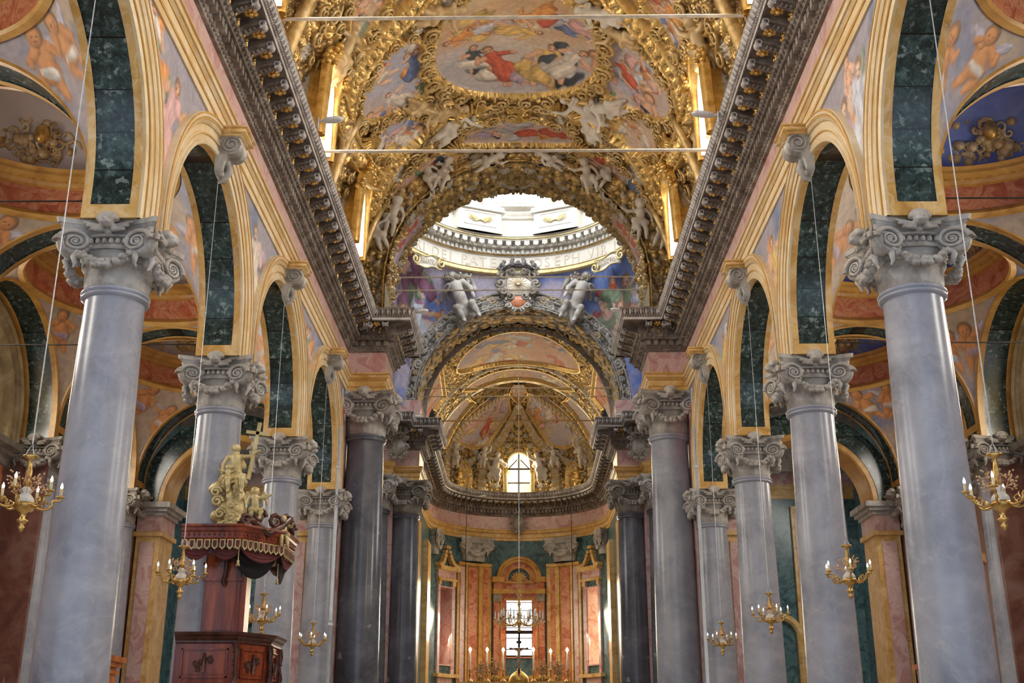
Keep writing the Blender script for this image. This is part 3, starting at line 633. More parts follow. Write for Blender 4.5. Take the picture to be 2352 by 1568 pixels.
def vault_design(A, Y):
    sym = np.abs(A)
    H, ID = ornament(sym*1.0, Y, .6, 11); H2, ID2 = ornament(sym, Y, .22, 12); H3 = np.maximum(H, H2*.55)
    col, g = goldcol(H3, ID); hgt = .2*H3
    n = fbm(sym*.6, Y*.6, 4)[..., None]; plain = H3 < .1
    col = np.where(plain[..., None], np.array((.50, .36, .20))*(.7+.6*n), col)
    fr = [(oval, True, .34), (cart, True, .22)]+[(p, True, .13) for p in pan]
    rgb = sky(A, Y, [(.56, .47, .45), (.62, .48, .38), (.44, .44, .54)], 3, .5)
    cl = sky(A, Y, [(.66, .52, .36), (.60, .42, .26), (.70, .60, .50)], 7, .6); lo = sky(A, Y, [(.40, .42, .54), (.50, .47, .50), (.56, .52, .50)], 6, .6)
    gr = sm(31.2, 33.4, Y)[..., None]; ov = inside(A, Y, oval)[..., None] | (Y < 29.2)[..., None]; rgb = np.where(ov, cl*(1-gr)+lo*gr, rgb)
    R = random.Random(5); f = []; allc = ['red', 'orange', 'white', 'blue', 'pink', 'gold', 'green', 'pale', 'dark']
    # main oval: two kneeling groups on clouds with hovering figures
    P = lambda u, v: px_vault(u, v)
    ST = dict(baby=False)
    for (u, v, s, an, dr) in [(1075, 75, 1.7, 1.2, ('orange', 'gold')), (1130, 60, 1.5, 1.5, ('pale', 'pink')), (1190, 70, 1.5, -1.4, ('gold', 'white')), (1300, 62, 1.5, -1.3, ('grey', 'pale')), (1345, 75, 1.3, -1.0, ('pink', 'blue')), (1230, 35, 1.5, 1.3, ('orange', 'red')),
                              (1098, 140, 1.8, 2.9, ('dark', 'grey')), (1145, 150, 2.3, 2.8, ('red', 'white')), (1215, 160, 1.7, 3.3, ('lilac', 'pink')), (1250, 148, 2.4, 3.3, ('gold', 'gold')), (1300, 145, 2.2, 3.7, ('white', 'dark'))]:
        a, y = P(u, v); f.append((a, y, s, an if abs(an) > 2 else an, R.randrange(999), dict(dr=dr)))
    for p in pan+[topp]:
        q = np.array(p); c = q.mean(0); e = q.std(0)
        for k in range(9): f.append((c[0]+R.uniform(-1, 1)*e[0]*1.3, c[1]+R.uniform(-1, 1)*e[1]*1.3, R.uniform(1.0, 1.7), R.uniform(2.2, 4.0), R.randrange(999), dict(dr=(R.choice(allc), R.choice(allc)), baby=R.random() < .3)))
    for (u, v, s, an, dr) in [(1135, 305, 1.3, 1.8, ('white', 'dark')), (1175, 300, 1.5, 1.7, ('grey', 'pale')), (1230, 305, 1.4, -1.4, ('red', 'pink')), (1100, 310, 1.0, 1.5, ('lilac', 'grey')), (1275, 308, 1.2, -1.6, ('red', 'orange'))]:
        a, y = P(u, v); f.append((a, y, s, an, R.randrange(999), dict(dr=dr)))
    C = rgb.reshape(-1, 3).copy(); a_ = A.ravel(); y_ = Y.ravel()
    for g_ in f: person(C, a_, y_, *g_[:-1], **g_[-1])
    rgb = C.reshape(rgb.shape)
    for b in bands:
        d, s = pdist(A, Y, b); m = sm(.42, .34, d); e = (.5+.5*np.cos(s*2*pi/.34)); hb = .24+.13*np.sqrt(np.clip(1-(d/.2)**2, 0, 1))*e**.5+.12*np.exp(-((d-.34)/.05)**2)
        H4 = ornament(A, Y, .2, 21)[0]; hb = hb+.06*H4
        hgt = hgt*(1-m)+hb*m; cb = np.where(((H4 > .5) | (np.abs(d-.34) < .05) | ((d < .18) & (e > .4)))[..., None], G1*1.15, G2*.7); col = col*(1-m[..., None])+cb*m[..., None]; g = g*(1-m)+.85*m
    msk = np.zeros(A.shape); 
    for p, cl, wd in fr:
        ins = inside(A, Y, p); d, s = pdist(A, Y, p, True)
        ring = d < wd; e = .5+.5*np.cos(s*2*pi/.3); H4 = ornament(A, Y, .24, 31)[0]
        hr = (.10+.10*H4+.05*e)*sm(wd, wd*.8, d)+.05
        hgt = np.where(ins, 0, np.where(ring, np.maximum(hgt, hr), hgt)); col = np.where(ins[..., None], rgb, np.where(ring[..., None], np.where((H4 > .45)[..., None], G1, G2), col)); g = np.where(ins, 0, np.where(ring, .9, g))
        rim = np.exp(-((d-.03)/.035)**2); hgt = np.maximum(hgt, .1*rim); col = np.where((rim > .5)[..., None], G1, col); g = np.where(rim > .5, .9, g)
    ins = inside(A, Y, topp); hgt = np.where(ins, 0, hgt); col = np.where(ins[..., None], rgb, col); g = np.where(ins, 0, g)
    return hgt, col, g
def vault_keep(A, Y):
    k = np.ones(A.shape, bool)
    for y in WINS:
        dx = np.abs(Y-y); z = ZV+RV*np.cos(np.clip(np.abs(A), 0, ARC)/RV)-np.clip(np.abs(A)-ARC, 0, None)
        k &= ~((dx < .65) & (z > 17.2) & (z < 19.2+.65*np.sqrt(np.clip(1-(dx/.65)**2, 0, 1))))
    return k
L_ = ARC+DROP
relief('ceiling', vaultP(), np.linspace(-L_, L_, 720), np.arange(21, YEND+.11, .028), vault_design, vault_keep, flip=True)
relief('ceiling', vaultP(), np.linspace(-L_, L_, 160), np.arange(-4, 21.05, .12), lambda A, Y: (0*A, np.zeros(A.shape+(3,))+np.array((.55, .4, .22)), 0*A+.2), vault_keep)
for s in (-1, 1):        # clerestory windows: reveal, frame, pane
    for i, y in enumerate(WINS):
        W = stackw(lambda q, z, d: (s*(5.2+d), y+q, z)); wm = MB()
        archsweep(wm, W, .62, 19.2, 17.2, [(.0, -.0), (.0, 1.02)], 0, 14); struct(wm, 'window_%d' % (i+1), M['statue'])
        jo = MB(); R = random.Random(i+9)
        for e in (-1, 1):
            for k in range(46): jo.ball((s*(5.45+.55*R.random()), y+e*.6, 17.3+2.1*R.random()), R.uniform(.04, .1), 6, sc=(1, .6, 1))
            for k in range(7):
                z = 17.35+.32*k; r = .17; jo.tube([(s*(5.75+r*(1-q/13)*cos(q*.8+k)), y+e*.57, z+r*(1-q/13)*sin(q*.8+k)) for q in range(11)], .035, 5)
        struct(jo, 'window_%d' % (i+1), M['gilt2'], auto=None)
        fr = MB(); W2 = stackw(lambda q, z, d: (s*6.15+0*q, y+q, z)); 
        n = 14; t = np.linspace(pi, 0, n); pane = [(s*6.22, y-.62, 17.2)]+[(s*6.22, y+.62*cos(a), 19.2+.62*sin(a)) for a in t]+[(s*6.22, y+.62, 17.2)]
        fr.add(pane, [tuple(range(len(pane)))]); struct(fr, 'window_%d' % (i+1), M['sky'], smooth=False)
        br = MB(); br.box(s*6.19-.03, s*6.19+.03, y-.03, y+.03, 17.2, 19.8)
        for z in (17.4, 18.1, 18.8, 19.4): br.box(s*6.19-.02, s*6.19+.02, y-.62, y+.62, z-.02, z+.02)
        struct(br, 'window_%d' % (i+1), M['oldgold'], smooth=False)
        if y > 20:
            g = MB(); W3 = stackw(lambda q, z, d: (s*(5.25)-s*d+0*q-s*0.15*np.clip(z-18.5, 0, 3), y+q, z))
            archsweep(g, W3, .67, 19.2, 17.1, [(0, -.5), (0, .05), (.06, .12), (.14, .12), (.2, .05), (.26, .1), (.32, .0), (.32, -.15)], 0, 20)
            R = random.Random(i)
            for k in range(40):
                tt = R.uniform(-.2, pi+.2); rr = R.uniform(.8, 1.1); g.ball((s*(5.15+R.uniform(-.1, .2)-.15*max(0, 19.2+rr*sin(tt)-18.5)), y+rr*cos(tt), max(16.8, 19.2+rr*sin(tt))), R.uniform(.07, .14), 6, sc=(1, 1, .8))
            struct(g, 'trim_6', M['gold'], auto=None)

# ---- modelled gilt scrollwork standing off the vault: volutes along every frame, shells, rosettes
def vframe(a, y, R=RV, zc=ZV):
    L = R*pi/2; th = max(-L, min(L, a))/R; ex = max(0, abs(a)-L)
    return np.array((R*sin(th), y, zc+R*cos(th)-ex)), np.array((-sin(th), 0, -cos(th))), np.array((cos(th), 0, -sin(th)))
def vspiral(mb, a, y, r, ph, hand, off=.2, tr=.06, R=RV, zc=ZV, turns=1.7):
    P, N, T = vframe(a, y, R, zc); Y = np.array((0, 1, 0.)); n = 16; pts = []; rr = []
    for i in range(n):
        t = i/(n-1); q = r*(1-.8*t); g = ph+hand*turns*2*pi*t; pts.append(P+N*(off+.1*t)+q*(cos(g)*T+sin(g)*Y)); rr.append(tr*(1-.55*t))
    tail = [pts[0]+(r*.9)*(cos(ph-hand*1.2)*T+sin(ph-hand*1.2)*Y)*k for k in (.9, .45)]
    mb.tube(tail+pts, [tr*.3, tr*.8]+rr, 6); mb.ball(pts[-1], tr*.9, 6)
def vshell(mb, a, y, r, ph, R=RV, zc=ZV):
    P, N, T = vframe(a, y, R, zc); Y = np.array((0, 1, 0.))
    for k in range(9):
        g = ph+(k-4)*.3; d = cos(g)*T+sin(g)*Y; mb.tube([P+N*.12, P+N*.34+d*r*.55, P+N*.22+d*r], [.03, r*.11, r*.07], 6)
sw_ = MB(); R = random.Random(44)
for poly, st, rr in [(oval, .62, .30), (cart, .5, .22)]+[(p, .5, .2) for p in pan]:
    q = poly+[poly[0]]; acc = 0; c = np.array(poly).mean(0); k = 0
    for u, v in zip(q[:-1], q[1:]):
        d = np.hypot(v[0]-u[0], v[1]-u[1]); acc += d
        if acc > st:
            acc = 0; k += 1; o = np.array(u)-c; o = o/np.hypot(*o); an = atan2(o[1], o[0]); pos = np.array(u)+o*(rr*1.25)
            vspiral(sw_, pos[0], pos[1], rr*R.uniform(.8, 1.15), an+pi+(.8 if k % 2 else -.8), 1 if k % 2 else -1, tr=rr*.24)
struct(sw_, 'trim_21', M['gilt2'], auto=None)
sw_ = MB()
for k in range(150):
    a = R.uniform(0, 9.2); y = R.uniform(25, 38.8)
    if any(bool(inside(np.array([a]), np.array([y]), p)[0]) for p in [oval, cart]+pan) or abs(a) > 10.2: continue
    for sgn in (-1, 1): vspiral(sw_, sgn*a, y, R.uniform(.16, .34), (k*1.7 if sgn > 0 else pi-k*1.7), sgn*(1 if k % 2 else -1), tr=.055)
struct(sw_, 'trim_21', M['gilt2'], auto=None)
sh_ = MB()
for (u, v, r, ph) in ((1078, 252, .8, -2.4), (848, 300, .7, 2.6), (1052, 325, .6, -2.8), (760, 350, .6, 1.5), (870, 420, .6, 1.8)):
    for f in (0, 1): a, y = px_vault(u if not f else 2380-u, v); vshell(sh_, a, y, r, ph if not f else pi-ph)
for (u, v) in ((1190, 232), (1190, 255), (1100, 228), (1280, 228)): a, y = px_vault(u, v); vshell(sh_, a, y, .45, pi/2)
struct(sh_, 'trim_21', M['gold'], auto=None)
# heavy S-brackets on the haunches between the windows
hb = MB()
for y in (17.7, 24.7, 31.7, 38.0):
    for s in (-1, 1):
        for z0, r in ((17.3, .34), (19.6, .3)):
            a = s*RV*math.acos(min(1, max(-1, (z0-ZV)/RV))); vspiral(hb, a, y-.4, r, 0, s, tr=.09); vspiral(hb, a, y+.4, r, pi, -s, tr=.09)
        hb.tube([(s*5.85, y, 16.6), (s*5.7, y, 17.6), (s*5.55, y, 18.4), (s*5.2, y, 19.4), (s*4.8, y, 20.2)], [.16, .12, .2, .14, .08], 8)
struct(hb, 'trim_21', M['gilt2'], auto=None)
# ================================================================ CROSSING
RC = 4.85; ZCR = 17.7
def annulus_front(name, y0, Ri, Ro, zb, seed, n=900, m=70, ZCR=ZCR):
    """front face of an arch wall: decorated band (relief) between radii"""
    def Pf(U, V):   # U: path param -leg..arc..leg ; V radius
        L = Ri*pi/2; th = np.clip(U, -L, L)/Ri; ex = np.clip(np.abs(U)-L, 0, None)
        return np.stack([V*np.sin(th), y0+0*U, ZCR+V*np.cos(th)-ex], -1)
    L = Ri*pi/2+(ZCR-zb)
    return Pf, np.linspace(-L, L, n), np.linspace(Ri, Ro, m)
Pf, us, vs = annulus_front('x', YEND, RC, 6.2, 16.3, 1)
def des_front(U, V):
    a = np.abs(U); H, ID = fruit(a, V, .34, 7); h2_, id2 = ornament(a, V, .55, 8); t = (V-RC)/(6.2-RC)
    up = sm(8.3, 5.2, a)      # medallion chain high up, fruit lower
    e = .5+.5*np.cos(a*2*pi/.62); med = np.exp(-((V-RC-.75)/.24)**2)*e
    H3 = np.maximum(H*.9, h2_*.8); hg = .20*H3*(.5+.5*np.sin(pi*np.clip(t*1.1, 0, 1)))+.1; hg = hg*(1-med*up)+(.16+.14*med)*med*up
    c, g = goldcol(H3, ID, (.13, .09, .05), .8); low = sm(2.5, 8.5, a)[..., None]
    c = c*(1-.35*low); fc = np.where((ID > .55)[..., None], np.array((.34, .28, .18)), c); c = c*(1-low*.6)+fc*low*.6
    mm = (med*up)[..., None]; c = c*(1-mm)+G1*mm; g = g*.8
    ed = np.exp(-((V-6.05)/.07)**2)+np.exp(-((V-RC-.05)/.05)**2); hg = hg+.1*ed; c = np.where((ed > .5)[..., None], G1, c)
    return hg, c, g
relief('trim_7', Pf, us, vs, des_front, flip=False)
def soff(R, y0, y1, zb, ZCR=ZCR):
    def Pf(U, V):
        L = R*pi/2; th = np.clip(U, -L, L)/R; ex = np.clip(np.abs(U)-L, 0, None)
        return np.stack([R*np.sin(th), V, ZCR+R*np.cos(th)-ex], -1)
    L = R*pi/2+(ZCR-zb); return Pf, np.linspace(-L, L, 700), np.linspace(y0, y1, 90)
def des_soff(U, V):
    a = np.abs(U); H, ID = fruit(a, V, .36, 17); H2, _ = ornament(a, V, .2, 19); H3 = np.maximum(H, .6*H2); hg = .20*H3
    c, g = goldcol(H3, ID, (.12, .08, .05), .86); c = c*.75; low = sm(5.5, 7.6, a)[..., None]
    pn = fresco(U, V, [(.42, .30, .34), (.45, .42, .5), (.5, .36, .24)], 8, [(s*5.2+s*.4*k, 40.4, 1.1, 1.2*s, k+9, dict(dr=('red', 'lilac'), baby=False)) for s in (-1, 1) for k in (-1, 0, 1)], .8)
    w_ = (sm(.62, .5, np.abs(V-40.45))*sm(1.2, 1.0, np.abs(a-5.3))); hg = hg*(1-w_); c = c*(1-w_[..., None])+pn*w_[..., None]; g = g*.7*(1-w_)
    fl = (.5+.5*np.sign(np.sin(V*2*pi/.16)))*sm(7.75, 7.85, a)
    hg = hg*(1-sm(7.7, 7.8, a))+fl*.03; c = c*(1-sm(7.7, 7.8, a)[..., None])+np.array((.46, .40, .26))*sm(7.7, 7.8, a)[..., None]
    return hg, c, g
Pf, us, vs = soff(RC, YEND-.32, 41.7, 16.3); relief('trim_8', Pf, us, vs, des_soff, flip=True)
# rear face of the front arch + far arch front
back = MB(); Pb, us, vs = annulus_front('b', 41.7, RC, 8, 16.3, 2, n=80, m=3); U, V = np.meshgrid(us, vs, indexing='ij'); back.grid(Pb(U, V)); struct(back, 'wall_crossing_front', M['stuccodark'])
YF = 54.2
RF = 4.97; ZF = 17.38
Pf, us, vs = annulus_front('far', YF, RF, 5.88, 14.3, 3, n=900, m=70, ZCR=ZF)
def des_far(U, V):
    a = np.abs(U); H, ID = ornament(a, V, .36, 41, (.6, .85, .95)); H2, _ = ornament(a, V, .18, 42); H3 = np.maximum(H, .5*H2); t = V-RF
    hg = .15*H3+.03; c = np.array((.10, .09, .08))+(np.array((.42, .40, .36))-np.array((.10, .09, .08)))*sm(.1, .6, H3)[..., None]; c = np.where((ID > .8)[..., None], c*np.array((1.1, .9, .6)), c)
    for r0, w_ in ((.06, .05), (.17, .04), (.55, .05), (.84, .05)): e = np.exp(-((t-r0)/w_)**2); hg = np.maximum(hg, .14*e); c = np.where((e > .45)[..., None], np.array((.42, .40, .36)), c)
    return hg, c, .12*np.ones(a.shape)
relief('trim_9', Pf, us, vs, des_far)
P, us, vs = soff(RF, YF-.2, 56.6, 14.3, ZF)
fm = MB(); Pb, u_, v_ = annulus_front('c', 56.55, RF-.3, 8, 14.3, 2, n=80, m=3, ZCR=ZF); U, V = np.meshgrid(u_, v_, indexing='ij'); fm.grid(Pb(U, V)); struct(fm, 'wall_choir', M['stuccodark'])
def des_fs(U, V):
    a = np.abs(U); H, ID = ornament(a, V, .4, 51); c, g = goldcol(H, ID, (.12, .10, .09), .7); return .12*H, c*.8, g*.5
relief('trim_9', P, us[::2], vs[::2], des_fs, flip=True)
# pendentives: from ring (r=6, z=24.1) to the arches and down
def pend(U, V):        # U angle, V 0 (ring)..1 (arches)
    c, s = np.cos(U), np.sin(U); hx = 6.5; hy = 6.3; k = np.minimum(hx/np.maximum(np.abs(c), 1e-6), hy/np.maximum(np.abs(s), 1e-6)); X, Y = k*c, k*s
    onx = np.abs(np.abs(X)-hx) < 1e-6; t = np.where(onx, Y, X); Ra = 5.85
    zb = np.where(np.abs(t) < Ra, ZF+np.sqrt(np.clip(Ra**2-t**2, 0, None)), 16.2-1.0)
    r0 = 5.98; x = r0*c+(X-r0*c)*(V**.9); y = r0*s+(Y-r0*s)*(V**.9); z = 24.05+(zb-24.05)*V-.0*V
    bulge = .5*np.sin(pi*V)*sm(.5, 2.5, 24-zb); x = x*(1+bulge*.05); y = y*(1+bulge*.05)
    return np.stack([x, 48+y*(1), z], -1)
def des_pend(U, V):
    P = pend(U, V); X = P[..., 0]; Z = P[..., 2]
    figs = []
    for sg, data in ((-1, [(-5.35, 20.3, 2.3, .2, ('purple', 'lilac')), (-4.9, 21.2, 1.6, .4, ('purple', 'green')), (-4.7, 19.2, 2.1, 1.0, ('pale', 'blue')), (-4.0, 19.4, 1.3, -.4, ('orange', 'orange')), (-3.6, 18.6, 1.4, .5, ('grey', 'dark')), (-5.6, 18.5, 1.8, .9, ('orange', 'blue')), (-5.0, 17.8, 1.4, .5, ('orange', 'gold'))]),
                     (1, [(4.6, 20.2, 1.6, .0, ('red', 'red')), (4.5, 19.6, 1.9, -.3, ('pink', 'red')), (5.2, 19.7, 2.4, -.1, ('green', 'green')), (5.8, 19.0, 2.2, .7, ('red', 'red')), (5.9, 20.6, 1.2, .2, ('pale', 'blue')), (5.0, 18.4, 1.5, .3, ('pink', 'grey')), (4.2, 18.7, 1.0, .0, ('pink', 'white'))])):
        for k, (x, z, s, a, dr) in enumerate(data): figs.append((x, z+2.1, s*1.15, a, 77+k*3+(sg > 0)*40, dict(dr=dr, skin=(.78, .52, .40))))
    rgb = fresco(X, Z, [(.12, .22, .62), (.22, .32, .70), (.52, .48, .62)], 14, figs, .8)
    cl = sm(.45, .62, fbm(X*.9, Z*1.2, 33, 4))[..., None]*sm(22.5, 19.5, Z)[..., None]; rgb = rgb*(1-cl*.35)+np.array((.55, .45, .50))*cl*.35
    return 0*X, rgb, 0*X
relief('wall_crossing', pend, np.linspace(0, 2*pi, 900), np.linspace(0, 1, 150), des_pend)
# ---- drum : ring entablature, letters, corbels, wall, windows, dome cap
def ring(prof, mat, name='ceiling_drum', n=128, mod=None, auto=30):
    m = MB(); m.lathe([(r, z) for r, z in prof], n, (0, 48, 0), mod=mod); return struct(m, name, mat, auto=auto)
ring([(6.0, 24.0), (5.92, 24.02), (5.92, 24.1), (5.86, 24.14), (5.9, 24.2), (5.86, 24.22)], M['yellow'], 'trim_10')
ring([(5.86, 24.0), (5.80, 24.05), (5.80, 24.22), (5.76, 24.24), (5.88, 24.32)], M['oldgold'], 'trim_10')
ring([(5.94, 24.3), (5.94, 25.05)], M['white'], 'trim_10')
ring([(5.94, 25.0), (5.86, 25.03), (5.84, 25.10), (5.80, 25.12), (5.80, 25.32), (5.66, 25.34), (5.60, 25.38), (5.60, 25.62), (5.22, 25.62), (5.2, 25.66), (5.2, 25.74), (5.12, 25.8), (5.10, 25.88), (5.8, 25.9)], M['white'], 'trim_10')
ring([(5.845, 25.04), (5.80, 25.08), (5.835, 25.1)], M['gold'], 'trim_10'); ring([(5.19, 25.66), (5.14, 25.7), (5.14, 25.74), (5.19, 25.75)], M['oldgold'], 'trim_10')
dn = MB(); b = MB(); b.box(-.07, .07, -.06, .10, 0, .2); cb = MB(); cb.box(-.13, .13, -.02, .36, .0, .22); cb.tube([(-.13, .16, 0), (.13, .16, 0)], .1, 8); cb.ball((0, .3, .02), .09, 6)
for k in range(144): a = 2*pi*k/144; dn.merge(b, Matrix.Translation((0, 48, 25.1)) @ Matrix.Rotation(a, 4, 'Z') @ Matrix.Translation((0, 5.78, 0)) @ Matrix.Rotation(pi, 4, 'Z'))
for k in range(72): a = 2*pi*k/72; dn.merge(cb, Matrix.Translation((0, 48, 25.4)) @ Matrix.Rotation(a, 4, 'Z') @ Matrix.Translation((0, 5.6, 0)) @ Matrix.Rotation(pi, 4, 'Z'))
struct(dn, 'trim_10', M['white'], smooth=False)
# drum wall with eight window bays
dw = MB(); R0 = 5.75
WZ = (28.0, 31.6)
for k in range(8):
    a0 = pi/2+k*pi/4; hw = radians(12.2); n = 14
    A = np.linspace(a0+hw, a0+pi/4-hw, n)
    P = np.array([[(R0*cos(a), 48+R0*sin(a), z) for z in (25.8, 33.5)] for a in A]); dw.grid(P)
    A = np.linspace(a0-hw, a0+hw, n)
    for z0, z1 in ((25.8, WZ[0]), (WZ[1], 33.5)): dw.grid(np.array([[(R0*cos(a), 48+R0*sin(a), z) for z in (z0, z1)] for a in A]))
    Mx = Matrix.Translation((0, 48, 0)) @ Matrix.Rotation(a0-pi/2, 4, 'Z')
    w_ = MB(); hwm = R0*sin(hw); w_.box(-hwm, hwm, R0+.25, R0+.3, WZ[0], WZ[1]); w_.xf(Mx); struct(w_, 'window_%d' % (k+1), M['skyhot'], smooth=False)
    f = MB(); 
    for r_, y_ in ((.0, 0), (.14, .1)):
        f.box(-hwm-.3+r_, -hwm+.0+r_*0, R0-.22-y_, R0+.2, WZ[0]-.3+r_, WZ[1]+.3); f.box(hwm, hwm+.3-r_, R0-.22-y_, R0+.2, WZ[0]-.3+r_, WZ[1]+.3)
        f.box(-hwm-.3+r_, hwm+.3-r_, R0-.22-y_, R0+.2, WZ[0]-.3+r_, WZ[0]-.0)
    f.box(-hwm-.45, hwm+.45, R0-.45, R0+.1, WZ[0]-.42, WZ[0]-.3); f.box(-hwm-.45, hwm+.45, R0-.6, R0+.1, WZ[1]+.1, WZ[1]+.35)
    f.xf(Mx); struct(f, 'window_%d' % (k+1), M['white'], smooth=False)
    # pedestal blocks and pilasters between windows
    Mp = Matrix.Translation((0, 48, 0)) @ Matrix.Rotation(a0-pi/2+pi/8, 4, 'Z'); p = MB()
    p.box(-1.15, 1.15, R0-.85, R0+.1, 25.85, 27.0); p.box(-1.3, 1.3, R0-1.0, R0+.1, 27.0, 27.12); p.box(-1.25, 1.25, R0-.95, R0, 27.12, 27.28); p.box(-1.2, 1.2, R0-.9, R0, 25.85, 26.0)
    p.box(-.85, .85, R0-.89, R0, 26.15, 26.2); p.box(-.85, .85, R0-.89, R0, 26.85, 26.9); p.box(-.85, -.8, R0-.89, R0, 26.15, 26.9); p.box(.8, .85, R0-.89, R0, 26.15, 26.9)
    for x in (-.72, .72):
        p.box(x-.3, x+.3, R0-.7, R0, 27.28, 32.4); p.box(x-.38, x+.38, R0-.8, R0, 27.28, 27.5); p.box(x-.34, x+.34, R0-.75, R0, 27.5, 27.6); p.box(x-.18, x+.18, R0-.73, R0, 27.9, 32)
    p.box(-1.3, 1.3, R0-1.0, R0, 32.4, 33.4)
    p.xf(Mp); struct(p, 'trim_11', M['white'], smooth=False)
    lf = MB()
    for sg in (-1, 1):
        lf.tube([(0, R0-.9, 26.45), (sg*.2, R0-.93, 26.38), (sg*.45, R0-.92, 26.55), (sg*.58, R0-.9, 26.75)], [.04, .035, .03, .015], 6)
        for q in range(6): x = sg*(.12+.08*q); lf.tube([(x, R0-.92, 26.42+.03*q), (x+sg*.06, R0-.95, 26.54+.03*q), (x+sg*.12, R0-.91, 26.6+.02*q)], [.02, .035, .01], 5); lf.tube([(x, R0-.92, 26.42+.03*q), (x+sg*.09, R0-.95, 26.34+.03*q), (x+sg*.13, R0-.91, 26.3+.03*q)], [.02, .03, .01], 5)
    lf.xf(Mp); struct(lf, 'trim_11', M['oldgold'], auto=None)
struct(dw, 'wall_drum', M['white'])
mold = ring([(5.75, 27.0), (5.6, 27.02), (5.55, 27.1), (5.6, 27.14), (5.5, 27.2), (5.45, 27.26), (5.75, 27.3)], M['white'], 'trim_11')
ring([(5.75, 25.88), (5.6, 25.9), (5.6, 26.0), (5.75, 26.05)], M['white'], 'trim_11')
ring([(5.8, 33.4), (5.2, 33.45), (5.0, 33.8), (5.8, 33.9)]+[(5.7*cos(t), 33.9+5.7*sin(t)) for t in np.linspace(0, pi/2, 14)], M['white'], 'ceiling_dome')
# inscription : raised serif-like capitals on the ring band (stroke built)
def text_mesh(txt, size, ext=.015, bev=0):
    c = bpy.data.curves.new('t', 'FONT'); c.body = txt; c.size = size; c.extrude = ext; c.align_x = 'CENTER'; c.resolution_u = 3
    o = bpy.data.objects.new('t', c); COL.objects.link(o); dg = bpy.context.evaluated_depsgraph_get(); dg.update()
    me = bpy.data.meshes.new_from_object(o.evaluated_get(dg)); bpy.data.objects.remove(o); return me
M['letter'] = stone('engraved letters', [(.3, (.50, .42, .32)), (.7, (.62, .55, .46))], 5, 3, .5, .1)
inscr = "MATRI DEI PATER IOSEPH VIR MARIAE"
a_c = inscr.index('TER I')+3; stepA = radians(7.35)
widths = {'I': .55, ' ': .75, 'M': 1.25, 'R': 1, 'J': .8}
posn = []; x = 0
for ch in inscr: wd = 1.9 if (ch == ' ' and len(posn) == inscr.index(' IOSEPH')) else widths.get(ch, 1.0); posn.append(x+wd/2); x += wd
# centre the gap between "PATER" and "IOSEPH"
cen = (posn[inscr.index('R I')]+posn[inscr.index('IOSEPH')])/2+.15
for ch, p in zip(inscr, posn):
    if ch == ' ': continue
    a = (cen-p)*radians(4.9)
    if abs(a) > radians(66): continue
    me = text_mesh(ch, .72); me.materials.append(M['letter'])
    o = bpy.data.objects.new('inscription_letter', me); COL.objects.link(o)
    o.matrix_world = Matrix.Translation((0, 48, 24.42)) @ Matrix.Rotation(a, 4, 'Z') @ Matrix.Translation((0, 5.93, 0)) @ Matrix.Rotation(pi/2, 4, 'X') @ Matrix.Diagonal((.92, 1, 1, 1))
    k = inscr[:posn.index(p)].count(ch); wd_ = {0: 'mother', 1: 'second', 2: 'third', 3: 'fourth', 4: 'fifth'}
    word = inscr[:posn.index(p)].count(' '); words = inscr.split(' ')
    tag(o, 'raised letter %s in the word %s of the Latin inscription round the dome ring' % (ch, words[word]), 'letter', 'letters of the dome ring inscription')
# ================================================================ CHOIR VAULT AND APSE
RQ = 5.2; ZQ = 17.1
def choirP(U, V):      # U around arch (arc length), V along y then up the half dome
    L = RQ*pi/2; th = np.clip(U, -L, L)/RQ; ex = np.clip(np.abs(U)-L, 0, None)
    return np.stack([RQ*np.sin(th), V, ZQ+RQ*np.cos(th)-ex], -1)
def px_cyl(u, v): return px_vault(u, v, RQ, ZQ)
def choir_design(A, Y):
    a = np.abs(A); H, ID = ornament(a, Y*.8, .36, 61); H2, _ = ornament(a, Y, .18, 62); H3 = np.maximum(H, .5*H2); c, g = goldcol(H3, ID, (.09, .065, .05), .8); c = c*.8; hg = .16*H3
    R = random.Random(9); allc = ['red', 'orange', 'white', 'pink', 'gold', 'pale', 'blue']
    figs = [(R.uniform(-3.5, 3.5), R.uniform(56, 66), R.uniform(1.1, 1.9), R.uniform(2, 4), R.randrange(999), dict(dr=(R.choice(allc), R.choice(allc)))) for k in range(46)]
    figs += [(s*R.uniform(4.6, 6.6), R.uniform(57, 65), R.uniform(1.4, 2.0), R.uniform(1, 2)*s, R.randrange(999), dict(dr=('red', 'orange'))) for k in range(8) for s in (-1, 1)]
    rgb = fresco(A, Y, [(.58, .32, .22), (.62, .42, .32), (.42, .34, .40)], 18, figs, .7)
    sh = [([(3.7*cos(t), 59.9+2.7*sin(t)) for t in np.linspace(0, 2*pi, 30)[:-1]], 1), ([(-4.7, 57.0), (-7.4, 57.2), (-7.4, 61.2), (-4.9, 62.4)], 1), ([(4.7, 57.0), (7.4, 57.2), (7.4, 61.2), (4.9, 62.4)], 1), ([(-3.6, 64), (-1.6, 63.6), (1.6, 63.6), (3.6, 64), (2.6, 65.6), (-2.6, 65.6)], 1)]
    for p, _ in sh:
        i = inside(A, Y, p); d, s = pdist(A, Y, p, True); hg = np.where(i, 0, np.maximum(hg, .17*sm(.3, .1, d))); c = np.where(i[..., None], rgb, c); g = np.where(i, 0, g)
        rim = d < .12; c = np.where(rim[..., None], G1*.9, c); g = np.where(rim, .8, g)
    rb = np.exp(-((Y-65.9)/.22)**2)+np.exp(-((Y-62.9)/.12)**2); hg = np.maximum(hg, .2*rb); c = np.where((rb > .5)[..., None], GW, c)
    return hg, c, g
